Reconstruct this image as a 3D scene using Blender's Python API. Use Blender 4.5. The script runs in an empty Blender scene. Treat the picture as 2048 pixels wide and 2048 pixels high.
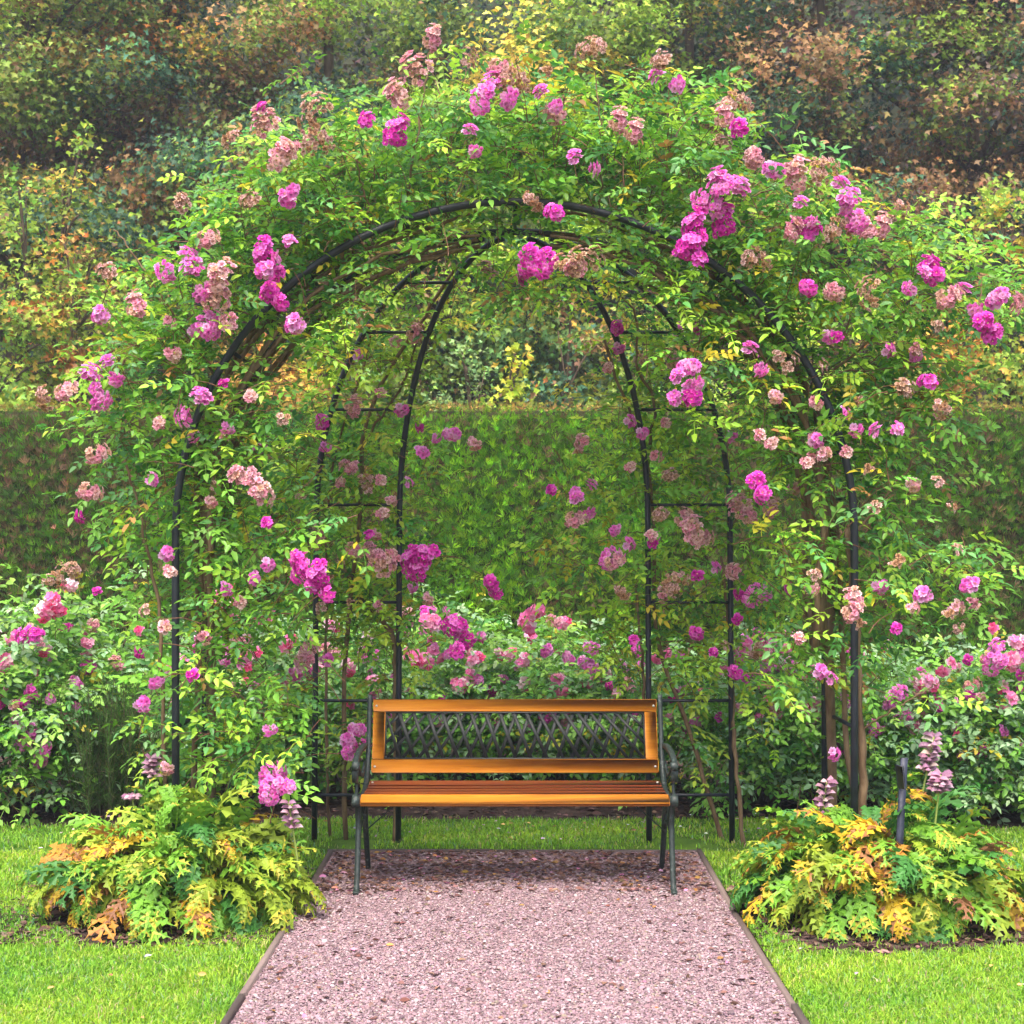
import bpy, math, random
import numpy as np
from mathutils import Vector

# ------------------------------------------------------------------ camera, sky, sun, exposure
SC = bpy.context.scene
COL = SC.collection
RNG = np.random.default_rng(7)
random.seed(7)
F = 2868.0; CAMZ = 1.45; VX, VY = 1030.0, 1099.0      # focal length in photo pixels, eye height, vanishing point
cd = bpy.data.cameras.new("camera"); cam = bpy.data.objects.new("camera", cd); COL.objects.link(cam)
cam.location = (0, 0, CAMZ); cam.rotation_euler = (math.radians(90), 0, 0)
cd.sensor_width = 36; cd.lens = F / 2048 * 36
cd.shift_x = -6 / 2048; cd.shift_y = 75 / 2048
cd.clip_start = 0.05; cd.clip_end = 400
cd.dof.use_dof = True; cd.dof.focus_distance = 6.1; cd.dof.aperture_fstop = 8.0
SC.camera = cam
SUN_EL, SUN_AZ = math.radians(64), math.radians(190)     # sun high, behind the camera and a little to the left
w = bpy.data.worlds.new("World"); SC.world = w; w.use_nodes = True
nt = w.node_tree; bg = nt.nodes['Background']
sky = nt.nodes.new('ShaderNodeTexSky'); sky.sky_type = 'NISHITA'; sky.sun_disc = False
sky.sun_elevation = SUN_EL; sky.sun_rotation = SUN_AZ; sky.dust_density = 6; sky.air_density = 1.0; sky.ozone_density = 0.6
nt.links.new(sky.outputs[0], bg.inputs[0]); bg.inputs[1].default_value = 0.15
sd = bpy.data.lights.new("sun", 'SUN'); sun = bpy.data.objects.new("sun", sd); COL.objects.link(sun)
sd.energy = 1.25; sd.angle = math.radians(22); sd.color = (1, .95, .86)
dv = Vector((math.sin(SUN_AZ) * math.cos(SUN_EL), math.cos(SUN_AZ) * math.cos(SUN_EL), math.sin(SUN_EL)))
sun.rotation_euler = dv.to_track_quat('Z', 'Y').to_euler()
SC.view_settings.view_transform = 'Standard'; SC.view_settings.look = 'None'
SC.view_settings.exposure = 1.6; SC.view_settings.gamma = 1
cy = SC.cycles
cy.max_bounces = 6; cy.diffuse_bounces = 4; cy.glossy_bounces = 2; cy.transmission_bounces = 3; cy.transparent_max_bounces = 4; cy.volume_bounces = 0
cy.use_denoising = True
cy.sample_clamp_indirect = 6

# ------------------------------------------------------------------ helpers
def P(px, py, D):                      # photo pixel (2048 wide) at distance D -> point
    return np.array([(px - VX) * D / F, D, CAMZ - (py - VY) * D / F])
K = 2048 / 1932
def Q(px, py, D): return P(px * K, py * K, D)

class Acc:
    def __init__(s): s.v = []; s.li = []; s.lt = []; s.c = []; s.n = 0
    def add(s, verts, faces, col):     # verts (n,3), faces list of tuples, col (3,) or (nf,3)
        verts = np.asarray(verts, float).reshape(-1, 3)
        lt = np.array([len(f) for f in faces]); li = np.concatenate([np.array(f) for f in faces]) + s.n
        col = np.asarray(col, float)
        if col.ndim == 1: col = np.tile(col, (len(faces), 1))
        s.v.append(verts); s.li.append(li); s.lt.append(lt); s.c.append(col); s.n += len(verts)
    def scatter(s, tpl, pos, R, sc, col):
        V, faces = tpl; N = len(pos)
        if N == 0: return
        sc = np.broadcast_to(np.asarray(sc, float).reshape(-1, 1, 1) if np.ndim(sc) == 1 else np.asarray(sc, float), (N, 1, 1))
        vv = np.einsum('nij,vj->nvi', R, V) * sc + pos[:, None, :]
        li = np.concatenate([np.array(f) for f in faces]); lt = np.array([len(f) for f in faces])
        off = s.n + np.arange(N)[:, None] * len(V)
        s.v.append(vv.reshape(-1, 3)); s.li.append((li[None] + off).ravel()); s.lt.append(np.tile(lt, N))
        col = np.asarray(col, float)
        if col.ndim == 2: col = np.repeat(col[:, None, :], len(faces), 1)
        s.c.append(col.reshape(-1, 3)); s.n += N * len(V)
    def tube(s, pts, rad, sides=6, col=(.1, .06, .04), cap=True):
        pts = np.asarray(pts, float); n = len(pts)
        rad = np.broadcast_to(np.asarray(rad, float), (n,))
        t = np.gradient(pts, axis=0); t /= np.linalg.norm(t, axis=1)[:, None] + 1e-9
        ref = np.array([0, 0, 1.]) if abs(t[0][2]) < .9 else np.array([0, 1., 0])
        u = np.cross(t[0], ref); u /= np.linalg.norm(u); vs = []
        a = np.arange(sides) * 2 * math.pi / sides
        for i in range(n):
            u = u - t[i] * np.dot(u, t[i]); u /= np.linalg.norm(u) + 1e-9
            b = np.cross(t[i], u)
            vs.append(pts[i] + rad[i] * (np.cos(a)[:, None] * u + np.sin(a)[:, None] * b))
        fs = []
        for i in range(n - 1):
            for k in range(sides):
                fs.append((i * sides + k, i * sides + (k + 1) % sides, (i + 1) * sides + (k + 1) % sides, (i + 1) * sides + k))
        if cap: fs.append(tuple(range(sides))[::-1]); fs.append(tuple((n - 1) * sides + k for k in range(sides)))
        s.add(np.concatenate(vs), fs, col)
    def box(s, lo, hi, col=(.5, .5, .5), M=None, bev=0.0):
        lo = np.array(lo, float); hi = np.array(hi, float); c = (lo + hi) / 2; h = (hi - lo) / 2
        b = min(bev, h.min() * .9)
        vs = []
        if b <= 0:
            for x in (-1, 1):
                for y in (-1, 1):
                    for z in (-1, 1): vs.append(c + h * (x, y, z))
            fs = [(0, 1, 3, 2), (4, 6, 7, 5), (0, 4, 5, 1), (2, 3, 7, 6), (0, 2, 6, 4), (1, 5, 7, 3)]
        else:                          # chamfered box, 24 verts
            idx = {}
            for x in (-1, 1):
                for y in (-1, 1):
                    for z in (-1, 1):
                        for ax in range(3):
                            o = h - b; o = o.copy(); o[ax] = h[ax]
                            idx[(x, y, z, ax)] = len(vs); vs.append(c + o * (x, y, z))
            fs = []
            for ax in range(3):
                p, q = [(1, 2), (0, 2), (0, 1)][ax]
                for sg in (-1, 1):
                    f = []
                    for a_, b_ in ((-1, -1), (1, -1), (1, 1), (-1, 1)):
                        k = [0, 0, 0]; k[ax] = sg; k[p] = a_; k[q] = b_; f.append(idx[(*k, ax)])
                    fs.append(tuple(f))
                for a_ in (-1, 1):
                    for b_ in (-1, 1):
                        f = []
                        for e, axx in ((-1, p), (-1, q), (1, q), (1, p)):
                            k = [0, 0, 0]; k[p] = a_; k[q] = b_; k[ax] = e; f.append(idx[(*k, axx)])
                        fs.append(tuple(f))
            for x in (-1, 1):
                for y in (-1, 1):
                    for z in (-1, 1): fs.append(tuple(idx[(x, y, z, a_)] for a_ in range(3)))
        vs = np.array(vs)
        if M is not None: vs = (np.array(M) @ np.c_[vs, np.ones(len(vs))].T).T[:, :3]
        s.add(vs, fs, col)
    def mesh(s, name, mat, smooth=False):
        me = bpy.data.meshes.new(name)
        if s.n:
            v = np.concatenate(s.v).astype(np.float32); li = np.concatenate(s.li).astype(np.int32)
            lt = np.concatenate(s.lt).astype(np.int32); c = np.concatenate(s.c).astype(np.float32)
            me.vertices.add(len(v)); me.vertices.foreach_set('co', v.ravel())
            me.loops.add(len(li)); me.loops.foreach_set('vertex_index', li)
            me.polygons.add(len(lt)); me.polygons.foreach_set('loop_start', np.concatenate([[0], np.cumsum(lt)[:-1]]).astype(np.int32))
            a = me.attributes.new('Col', 'FLOAT_COLOR', 'FACE')
            a.data.foreach_set('color', np.c_[c, np.ones(len(c))].astype(np.float32).ravel())
            me.update(calc_edges=True)
            if smooth: me.polygons.foreach_set('use_smooth', np.ones(len(lt), bool))
        me.materials.append(mat)
        return me
    def obj(s, name, mat, parent=None, smooth=False, me=None):
        o = bpy.data.objects.new(name, me or s.mesh(name, mat, smooth)); COL.objects.link(o)
        if parent is not None:
            o.parent = parent; o.matrix_parent_inverse = parent_inv(parent)
        return o
def parent_inv(p):
    from mathutils import Matrix
    M = Matrix.Identity(4); q = p
    while q is not None:
        M = Matrix.LocRotScale(q.location, q.rotation_euler, q.scale) @ q.matrix_parent_inverse.inverted().inverted() @ Matrix.Identity(4) if False else Matrix.Translation(q.location) @ M
        break
    return M.inverted()
def tag(o, label, cat, group=None, kind=None):
    if label: o['label'] = label
    if cat: o['category'] = cat
    if group: o['group'] = group
    if kind: o['kind'] = kind
    return o
def thing(name, loc, label, cat, group=None):
    o = bpy.data.objects.new(name, None); COL.objects.link(o); o.location = tuple(float(a) for a in loc)
    o.empty_display_size = .1
    return tag(o, label, cat, group)
def norm(a): return a / (np.linalg.norm(a, axis=-1, keepdims=True) + 1e-9)
def frames(fwd, up):                   # rotation with local Y = fwd, local Z ~ up
    y = norm(fwd); x = norm(np.cross(y, up)); z = np.cross(x, y)
    return np.stack([x, y, z], -1)
def rnd(*s): return RNG.normal(size=s)
def uni(a, b, n): return RNG.uniform(a, b, n)
def pick(pal, n):                      # pal: list of (weight, rgb)
    wts = np.array([p[0] for p in pal], float); wts /= wts.sum(); c = np.array([p[1] for p in pal])
    return c[RNG.choice(len(pal), n, p=wts)]
def jit(c, a=.18):                     # brightness and small hue jitter
    n = len(c); return np.clip(c * np.exp(rnd(n, 1) * a) * np.exp(rnd(n, 3) * a * .35), 0, .95)

# ------------------------------------------------------------------ materials
def mat_base(name):
    m = bpy.data.materials.new(name); m.use_nodes = True
    t = m.node_tree; return m, t, t.nodes['Principled BSDF']
def N(t, typ, **kw):
    n = t.nodes.new(typ)
    for k, v in kw.items():
        if k in n.inputs: n.inputs[k].default_value = v
        else: setattr(n, k, v)
    return n
def leaf_mat(name, rough=.5, trans=.3, spec=.35):
    m, t, b = mat_base(name)
    a = N(t, 'ShaderNodeAttribute'); a.attribute_name = 'Col'
    t.links.new(a.outputs['Color'], b.inputs['Base Color'])
    b.inputs['Roughness'].default_value = rough; b.inputs['Specular IOR Level'].default_value = spec
    if trans > 0:
        tr = N(t, 'ShaderNodeBsdfTranslucent'); t.links.new(a.outputs['Color'], tr.inputs['Color'])
        mx = N(t, 'ShaderNodeMixShader'); mx.inputs[0].default_value = trans
        t.links.new(b.outputs[0], mx.inputs[1]); t.links.new(tr.outputs[0], mx.inputs[2])
        t.links.new(mx.outputs[0], t.nodes['Material Output'].inputs['Surface'])
    return m
def ramp(t, stops):
    r = N(t, 'ShaderNodeValToRGB'); e = r.color_ramp.elements
    while len(e) < len(stops): e.new(.5)
    for i, (p, c) in enumerate(stops): e[i].position = p; e[i].color = (*c, 1)
    return r
def noise_mat(name, stops, scale, rough=.8, spec=.3, stretch=(1, 1, 1), bump=.3, bscale=None, bdist=.01, detail=6, distort=0, attr=False):
    m, t, b = mat_base(name)
    tc = N(t, 'ShaderNodeTexCoord'); mp = N(t, 'ShaderNodeMapping'); mp.inputs['Scale'].default_value = stretch
    t.links.new(tc.outputs['Object'], mp.inputs[0])
    n = N(t, 'ShaderNodeTexNoise', Scale=scale, Detail=detail); n.inputs['Distortion'].default_value = distort
    t.links.new(mp.outputs[0], n.inputs['Vector'])
    r = ramp(t, stops); t.links.new(n.outputs['Fac'], r.inputs[0]); out = r.outputs[0]
    if attr:
        a = N(t, 'ShaderNodeAttribute'); a.attribute_name = 'Col'
        mx = N(t, 'ShaderNodeMix', data_type='RGBA', blend_type='MULTIPLY'); mx.inputs[0].default_value = 1
        t.links.new(out, mx.inputs[6]); t.links.new(a.outputs['Color'], mx.inputs[7]); out = mx.outputs[2]
    t.links.new(out, b.inputs['Base Color'])
    b.inputs['Roughness'].default_value = rough; b.inputs['Specular IOR Level'].default_value = spec
    n2 = N(t, 'ShaderNodeTexNoise', Scale=bscale or scale * 3, Detail=8); t.links.new(mp.outputs[0], n2.inputs['Vector'])
    bp = N(t, 'ShaderNodeBump', Strength=bump, Distance=bdist)
    t.links.new(n2.outputs['Fac'], bp.inputs['Height']); t.links.new(bp.outputs[0], b.inputs['Normal'])
    return m
M_leaf = leaf_mat('rose_leaf', .45, .38, .4)
M_maple = leaf_mat('maple_leaf', .55, .35, .25)
M_petal = leaf_mat('petal', .6, .35, .2)
M_grass = leaf_mat('grass_blade', .55, .42, .25)
M_acan = leaf_mat('acanthus_leaf', .5, .28, .35)
M_hedge = leaf_mat('hedge_frond', .65, .15, .2)
M_dry = leaf_mat('dry_leaf', .8, .15, .15)
M_stone = leaf_mat('pebble', .75, 0, .3)
M_bark = noise_mat('bark', [(.3, (.05, .035, .025)), (.7, (.16, .115, .075))], 30, .9, .2, (1, 1, .25), .6)
M_cane = noise_mat('cane_bark', [(.3, (.10, .055, .03)), (.7, (.24, .16, .09))], 40, .75, .25, (1, 1, .3), .5, attr=False)
M_twig = leaf_mat('twig', .6, 0, .3)
M_soil = noise_mat('soil', [(.25, (.035, .022, .018)), (.55, (.085, .055, .045)), (.8, (.15, .10, .085))], 9, .95, .1, bump=1, bscale=60, bdist=.03)
M_lawn = noise_mat('lawn_turf', [(.3, (.05, .11, .015)), (.7, (.11, .20, .025))], 6, .95, .1, bump=.8, bscale=90, bdist=.02)
M_path = noise_mat('path_grit', [(.2, (.13, .08, .09)), (.5, (.24, .155, .175)), (.8, (.33, .235, .255))], 110, .9, .2, bump=1, bscale=160, bdist=.01)
M_edge = noise_mat('weathered_board', [(.25, (.08, .055, .05)), (.7, (.22, .165, .15))], 14, .85, .2, (1, .06, 1), .5, 40)
M_edgex = noise_mat('weathered_board_cross', [(.25, (.06, .042, .04)), (.7, (.16, .12, .115))], 14, .85, .2, (.06, 1, 1), .5, 40)
M_steel = noise_mat('arbour_paint', [(.3, (.007, .008, .014)), (.75, (.018, .021, .036))], 25, .45, .5, bump=.15, bdist=.002)
M_iron = noise_mat('cast_iron', [(.35, (.010, .017, .015)), (.62, (.026, .040, .036)), (.78, (.18, .23, .21))], 60, .5, .5, bump=.7, bscale=220, bdist=.002)
M_lat = noise_mat('lattice_iron', [(.3, (.010, .012, .012)), (.7, (.024, .028, .027)), (.9, (.07, .08, .075))], 80, .55, .45, bump=.4, bscale=300, bdist=.001)
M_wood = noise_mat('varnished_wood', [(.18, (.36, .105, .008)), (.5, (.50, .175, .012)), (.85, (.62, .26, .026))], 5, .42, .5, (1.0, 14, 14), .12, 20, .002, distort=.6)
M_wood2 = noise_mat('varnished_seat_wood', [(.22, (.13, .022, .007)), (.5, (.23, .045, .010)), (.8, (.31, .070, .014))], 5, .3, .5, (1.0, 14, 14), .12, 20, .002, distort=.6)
M_bolt = noise_mat('bolt_metal', [(.3, (.4, .38, .33)), (.7, (.6, .58, .52))], 40, .35, .6)
M_tag = noise_mat('plant_marker_paint', [(.3, (.012, .015, .03)), (.7, (.03, .035, .06))], 20, .5, .4)
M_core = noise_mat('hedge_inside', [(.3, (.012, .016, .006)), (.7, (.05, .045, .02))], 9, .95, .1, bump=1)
M_hill = noise_mat('woodland_floor', [(.3, (.015, .022, .012)), (.7, (.05, .055, .03))], 1.5, .95, .1, bump=1)

# ------------------------------------------------------------------ ground, lawn, path, beds
def sheet(name, polys, z, mat):
    a = Acc()
    for poly in polys:
        a.add([(x, y, z) for x, y in poly], [tuple(range(len(poly)))], (.5, .5, .5))
    o = a.obj(name, mat); o['kind'] = 'structure'; return o
sheet('ground', [[(-45, -8), (45, -8), (45, 45), (-45, 45)]], 0, M_soil)
PXL, PXR, PEND = -.875, .875, 6.83
def edgeline(n, x0, y0, x1, y1, amp, seed):
    r = np.random.default_rng(seed); t = np.linspace(0, 1, n); k = np.cumsum(r.normal(size=n)) * .3; k -= np.linspace(k[0], k[-1], n)
    return [(x0 + (x1 - x0) * u, y0 + (y1 - y0) * u + amp * kk) for u, kk in zip(t, k)]
back_l = edgeline(14, -9, 7.35, -1.25, 7.50, .05, 3); back_m = edgeline(20, -1.25, 7.68, 2.1, 7.68, .05, 4); back_r = edgeline(14, 2.1, 7.45, 9, 7.45, .05, 5)
lawn_l = [(-9, -7), (PXL - .02, -7), (PXL - .02, PEND + .03)] + [(-1.25, 6.9)] + back_l[::-1]
lawn_m = [(-1.25, PEND + .03), (PXR + .02, PEND + .03), (2.1, PEND + .03)] + back_m[::-1]
lawn_r = [(PXR + .02, -7), (9, -7)] + back_r[::-1] + [(2.1, PEND + .031), (PXR + .02, PEND + .029)]
sheet('lawn', [lawn_l, lawn_m, lawn_r], .004, M_lawn)
sheet('gravel_path', [[(PXL, -7), (PXR, -7), (PXR, PEND), (PXL, PEND)]], .008, M_path)
def blob(cx, cy_, rx, ry, seed, n=40):
    r = np.random.default_rng(seed); a = np.linspace(0, 2 * math.pi, n, endpoint=False)
    k = 1 + .07 * np.sin(a * 3 + r.uniform(0, 6)) + .05 * np.sin(a * 5 + r.uniform(0, 6)) + .03 * r.normal(size=n)
    return [(cx + rx * math.cos(q) * f, cy_ + ry * math.sin(q) * f) for q, f in zip(a, k)]
BEDS = [(-1.40, 5.85, .50, .62), (1.52, 5.62, .66, .52)]
bedpolys = [blob(*BEDS[0], 11), blob(*BEDS[1], 12)]
sheet('soil', bedpolys, .009, M_soil)

def board(name, pts, mat, label, wdt=.020, h=.024):
    a = Acc(); pts = np.array(pts, float)
    if mat is M_edgex: h = .016
    for i in range(len(pts) - 1):
        d = pts[i + 1] - pts[i]; L = np.linalg.norm(d); d /= L; n_ = np.array([-d[1], d[0]])
        q = [pts[i] - n_ * wdt / 2, pts[i + 1] - d * .004 - n_ * wdt / 2, pts[i + 1] - d * .004 + n_ * wdt / 2, pts[i] + n_ * wdt / 2]
        hz = h + RNG.uniform(-.004, .004)
        vs = [(*p, -.03) for p in q] + [(*p, hz) for p in q]
        a.add(vs, [(0, 1, 2, 3)[::-1], (4, 5, 6, 7), (0, 1, 5, 4), (1, 2, 6, 5), (2, 3, 7, 6), (3, 0, 4, 7)], (.5, .5, .5))
    o = a.obj(name, mat); tag(o, label, 'edging board'); return o
board('edging_board', [(PXL, -6.9), (PXL - .008, 2.2), (PXL, 4.6), (PXL + .006, 5.6), (PXL, PEND)], M_edge, 'weathered timber edging between the gravel path and the lawn with the bushier yellow plant')
board('edging_board', [(PXR, -6.9), (PXR + .008, 2.4), (PXR, 4.5), (PXR - .008, 5.7), (PXR, PEND)], M_edge, 'weathered timber edging along the gravel path beside the plant with the dark upright stake')
board('edging_board', [(PXL - .02, PEND + .014), (-.1, PEND + .018), (PXR + .02, PEND + .014)], M_edgex, 'thin timber edging closing the gravel path behind the bench')

def inpoly(x, y, poly):
    poly = np.array(poly); r = np.zeros(len(x), bool); j = len(poly) - 1
    for i in range(len(poly)):
        xi, yi = poly[i]; xj, yj = poly[j]
        c = ((yi > y) != (yj > y)) & (x < (xj - xi) * (y - yi) / (yj - yi + 1e-12) + xi); r ^= c; j = i
    return r
def snoise(x, y, f, seed):             # cheap smooth noise from sines
    r = np.random.default_rng(seed); s = 0
    for k in range(6):
        a = r.uniform(0, 6.28); g = f * r.uniform(.5, 2); s = s + np.sin(g * (x * math.cos(a) + y * math.sin(a)) + r.uniform(0, 6.28))
    return s / 6
# grass blades
def grass():
    n = 420000
    D = 1 / uni(1 / 8.0, 1 / 3.9, n); x = uni(-1, 1, n) * (.40 * D + .45)
    ok = (inpoly(x, D, lawn_l) | inpoly(x, D, lawn_m) | inpoly(x, D, lawn_r))
    ok &= (np.abs(x) > PXR + .015 + .012 * rnd(n)) | (D > PEND + .03)
    for bp_, (cx, cy_, rx, ry) in zip(bedpolys, BEDS):
        ok &= ~(inpoly(x, D, bp_) & (RNG.random(n) < .93))
    bare = snoise(x, D, 5, 21); ok &= RNG.random(n) > .6 * (bare > .32)
    ok &= RNG.random(n) > .9 * ((D > PEND) & (D < PEND + .10 + .05 * snoise(x, D, 6, 23)))
    ok &= RNG.random(n) > .75 * (np.hypot((np.abs(x) - .72) / .28, (D - 7.0) / .16) < 1)
    ok &= ~((D > 6.87) & (D < 7.3) & (np.hypot((np.abs(x) - .8), D - 7.07) < .12) )
    x = x[ok]; D = D[ok]; n = len(x)
    h = uni(.014, .034, n) * (1 + .25 * snoise(x, D, 9, 5)); wd = uni(.0012, .0024, n) * (.7 + D / 8)
    a = uni(0, 6.28, n); lean = uni(.1, 1.1, n)
    side = np.stack([np.cos(a), np.sin(a), 0 * a], 1); la = a + uni(.8, 2.3, n); ld = np.stack([np.cos(la), np.sin(la), 0 * a], 1)
    b = np.stack([x, D, np.full(n, .003)], 1)
    mid = b + ld * (h * lean * .35)[:, None] + np.array([0, 0, 1]) * (h * .6)[:, None]
    tip = b + ld * (h * lean)[:, None] + np.array([0, 0, 1]) * (h * (1.05 - .35 * lean))[:, None]
    s_ = side * wd[:, None]
    V = np.stack([b - s_, b + s_, mid + s_ * .8, mid - s_ * .8, tip], 1).reshape(-1, 3)
    off = np.arange(n)[:, None] * 5
    li = (np.array([0, 1, 2, 3, 3, 2, 4])[None] + off).ravel(); lt = np.tile([4, 3], n)
    c = pick([(5, (.24, .48, .025)), (5, (.31, .54, .03)), (1, (.15, .36, .03)), (1, (.45, .52, .10)), (.3, (.5, .42, .18)), (.8, (.22, .42, .12))], n)
    tint = (snoise(x, D, 4, 8) + .6 * snoise(x, D, 15, 9))[:, None]; c = c * (1 + .38 * tint * np.array([1.2, .5, .3]))
    c = jit(c, .14) * np.array([.95, .92, 1.35])
    A = Acc(); A.v = [V]; A.li = [li]; A.lt = [lt]; A.c = [np.repeat(c, 2, 0)]; A.n = len(V)
    o = A.obj('grass', M_grass); tag(o, 'short bright green lawn grass either side of the gravel path and behind the bench', 'grass', kind='stuff')
grass()
def rotmats(n):
    q = norm(rnd(n, 4)); w_, x, y, z = q.T
    return np.stack([np.stack([1 - 2 * (y * y + z * z), 2 * (x * y - z * w_), 2 * (x * z + y * w_)], -1),
                     np.stack([2 * (x * y + z * w_), 1 - 2 * (x * x + z * z), 2 * (y * z - x * w_)], -1),
                     np.stack([2 * (x * z - y * w_), 2 * (y * z + x * w_), 1 - 2 * (x * x + y * y)], -1)], -2)
def gravel():
    n = 150000
    D = 1 / uni(1 / 6.82, 1 / 3.7, n); x = uni(PXL + .012, PXR - .012, n)
    A = Acc()
    pal = [(5, (.31, .20, .225)), (4, (.37, .26, .28)), (2.5, (.25, .155, .17)), (1.2, (.46, .38, .40)), (1.6, (.14, .09, .10)), (.5, (.28, .22, .17))]
    for k in range(4):
        r = np.random.default_rng(k); a = np.linspace(0, 6.28, 6, endpoint=False)
        V = [(math.cos(q) * r.uniform(.7, 1), math.sin(q) * r.uniform(.7, 1), r.uniform(-.15, .15)) for q in a] + [(r.uniform(-.2, .2), r.uniform(-.2, .2), .55), (0, 0, -.5)]
        V += [(.55 * math.cos(q + .3), .55 * math.sin(q + .3), .42) for q in a[::2]]
        fs = [(0, 1, 8), (1, 2, 9, 8), (2, 3, 9), (3, 4, 10, 9), (4, 5, 10), (5, 0, 8, 10), (8, 9, 10)]
        V = np.array(V)
        s_ = slice(k, None, 4); m = len(x[s_])
        ang = uni(0, 6.28, m); tl = rnd(m, 3) * .25; up = norm(tl + [0, 0, 1]); fw = np.stack([np.cos(ang), np.sin(ang), 0 * ang], 1)
        sz = np.exp(rnd(m) * .38) * .0036
        pos = np.stack([x[s_], D[s_], .008 + sz * .35 + uni(0, .003, m)], 1)
        c = jit(pick(pal, m), .12)
        dark = 1 - .0 * pos[:, :1]
        A.scatter((V, fs), pos, frames(fw, up), sz, c * .80)
    o = A.obj('gravel', M_stone); tag(o, 'loose pink gravel chippings covering the path', 'gravel', kind='stuff')
gravel()
def litter(name, label, n, region, pal, smin, smax, zz=.016):
    x, D = region(n); n = len(x)
    V = np.array([(0, -1, 0), (.45, -.4, .18), (.5, .25, .22), (0, 1, .05), (-.5, .2, .2), (-.42, -.45, .25), (0, -.1, -.05)])
    fs = [(0, 1, 6), (1, 2, 6), (2, 3, 6), (3, 4, 6), (4, 5, 6), (5, 0, 6)]
    A = Acc(); a = uni(0, 6.28, n); up = norm(rnd(n, 3) * .35 + [0, 0, 1])
    A.scatter((V, fs), np.stack([x, D, np.full(n, zz)], 1), frames(np.stack([np.cos(a), np.sin(a), 0 * a], 1), up), uni(smin, smax, n), jit(pick(pal, n), .25))
    tag(A.obj(name, M_dry), label, 'fallen leaves', kind='stuff')
def reg_path(n):
    D = np.concatenate([uni(6.0, 6.82, int(n * .8)), uni(3.9, 6.1, n - int(n * .8))]); x = uni(PXL + .03, PXR - .03, n)
    keep = RNG.random(n) < np.clip(.25 + .75 * (np.abs(x) / .8) ** 2 + .6 * (D > 6.2), 0, 1); return x[keep], D[keep]
litter('fallen_leaves', 'dry brown and russet leaves fallen on the gravel, thickest behind the bench', 3600, reg_path,
       [(4, (.15, .075, .06)), (3, (.23, .13, .10)), (.4, (.36, .18, .06)), (2, (.09, .05, .045)), (.25, (.6, .25, .4))], .006, .019)
def reg_lawn(n):
    D = np.concatenate([uni(4.3, 7.6, n // 2), uni(6.95, 7.7, n - n // 2)]); x = uni(-2.4, 2.4, n); k = (np.abs(x) > .93) | (D > 6.9); return x[k], D[k]
litter('fallen_petals', 'small pale petals and yellow leaves scattered over the lawn', 260, reg_lawn,
       [(2, (.7, .5, .6)), (2, (.5, .32, .12)), (2, (.3, .15, .08)), (1, (.65, .6, .55))], .006, .016, .035)
def reg_bed(n):
    x = np.concatenate([uni(-4, 4, n // 2), uni(-2.1, -.9, n // 4), uni(.9, 2.3, n // 4)]); D = np.concatenate([uni(7.65, 9, n // 2), uni(5.2, 6.5, n // 4), uni(5.1, 6.2, n // 4)]); return x, D
litter('bark_mulch', 'dark bark mulch and leaf litter on the bare soil of the beds', 9000, reg_bed,
       [(4, (.06, .035, .03)), (3, (.12, .07, .055)), (2, (.2, .12, .1)), (1, (.03, .02, .02))], .008, .028, .014)

# ------------------------------------------------------------------ leaf and flower templates
def leaflet(base, d, n_, L, W, fold, droop):
    d = norm(np.array(d, float)); n_ = np.array(n_, float); s = norm(np.cross(d, n_)); n_ = np.cross(s, d)
    b = np.array(base, float)
    def pt(u, v): return b + d * L * u + s * W * v + n_ * (abs(v) * W * fold - droop * L * u * u)
    return [pt(0, 0), pt(.3, .46), pt(.68, .36), pt(1, 0), pt(.68, -.36), pt(.3, -.46), pt(.5, 0)], [(0, 1, 2, 3, 6), (0, 6, 3, 4, 5)]
def compound(seed, L=.048, Wf=.5, pairs=3, plen=.13):
    r = np.random.default_rng(seed); V = []; Fs = []
    def pet(s): return np.array([0, plen * s, .35 * plen * s * (1 - s) - .25 * plen * s * s])
    for i in range(pairs):
        s = .3 + .55 * i / max(1, pairs - 1)
        for sg in (-1, 1):
            l, f = leaflet(pet(s), (sg * r.uniform(.8, 1), r.uniform(.5, .75), r.uniform(-.35, .05)), (r.uniform(-.2, .2), 0, 1), L * r.uniform(.78, 1) * (.8 + .2 * s), L * Wf * r.uniform(.85, 1.1), .35, r.uniform(.05, .3))
            o = len(V); V += l; Fs += [tuple(o + k for k in q) for q in f]
    l, f = leaflet(pet(1), (0, 1, -.35), (0, 0, 1), L * 1.1, L * Wf * 1.1, .35, .25)
    o = len(V); V += l; Fs += [tuple(o + k for k in q) for q in f]
    o = len(V); w_ = .0011
    for s in (0, .5, 1): p = pet(s); V += [p + (w_, 0, 0), p - (w_, 0, 0)]
    Fs += [(o, o + 1, o + 3, o + 2), (o + 2, o + 3, o + 5, o + 4)]
    return np.array(V), Fs
ROSE = [compound(k, pairs=2 + k % 2) for k in range(6)]
SHRB = [compound(20 + k, L=.052, Wf=.58, pairs=2, plen=.115) for k in range(5)]
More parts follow.
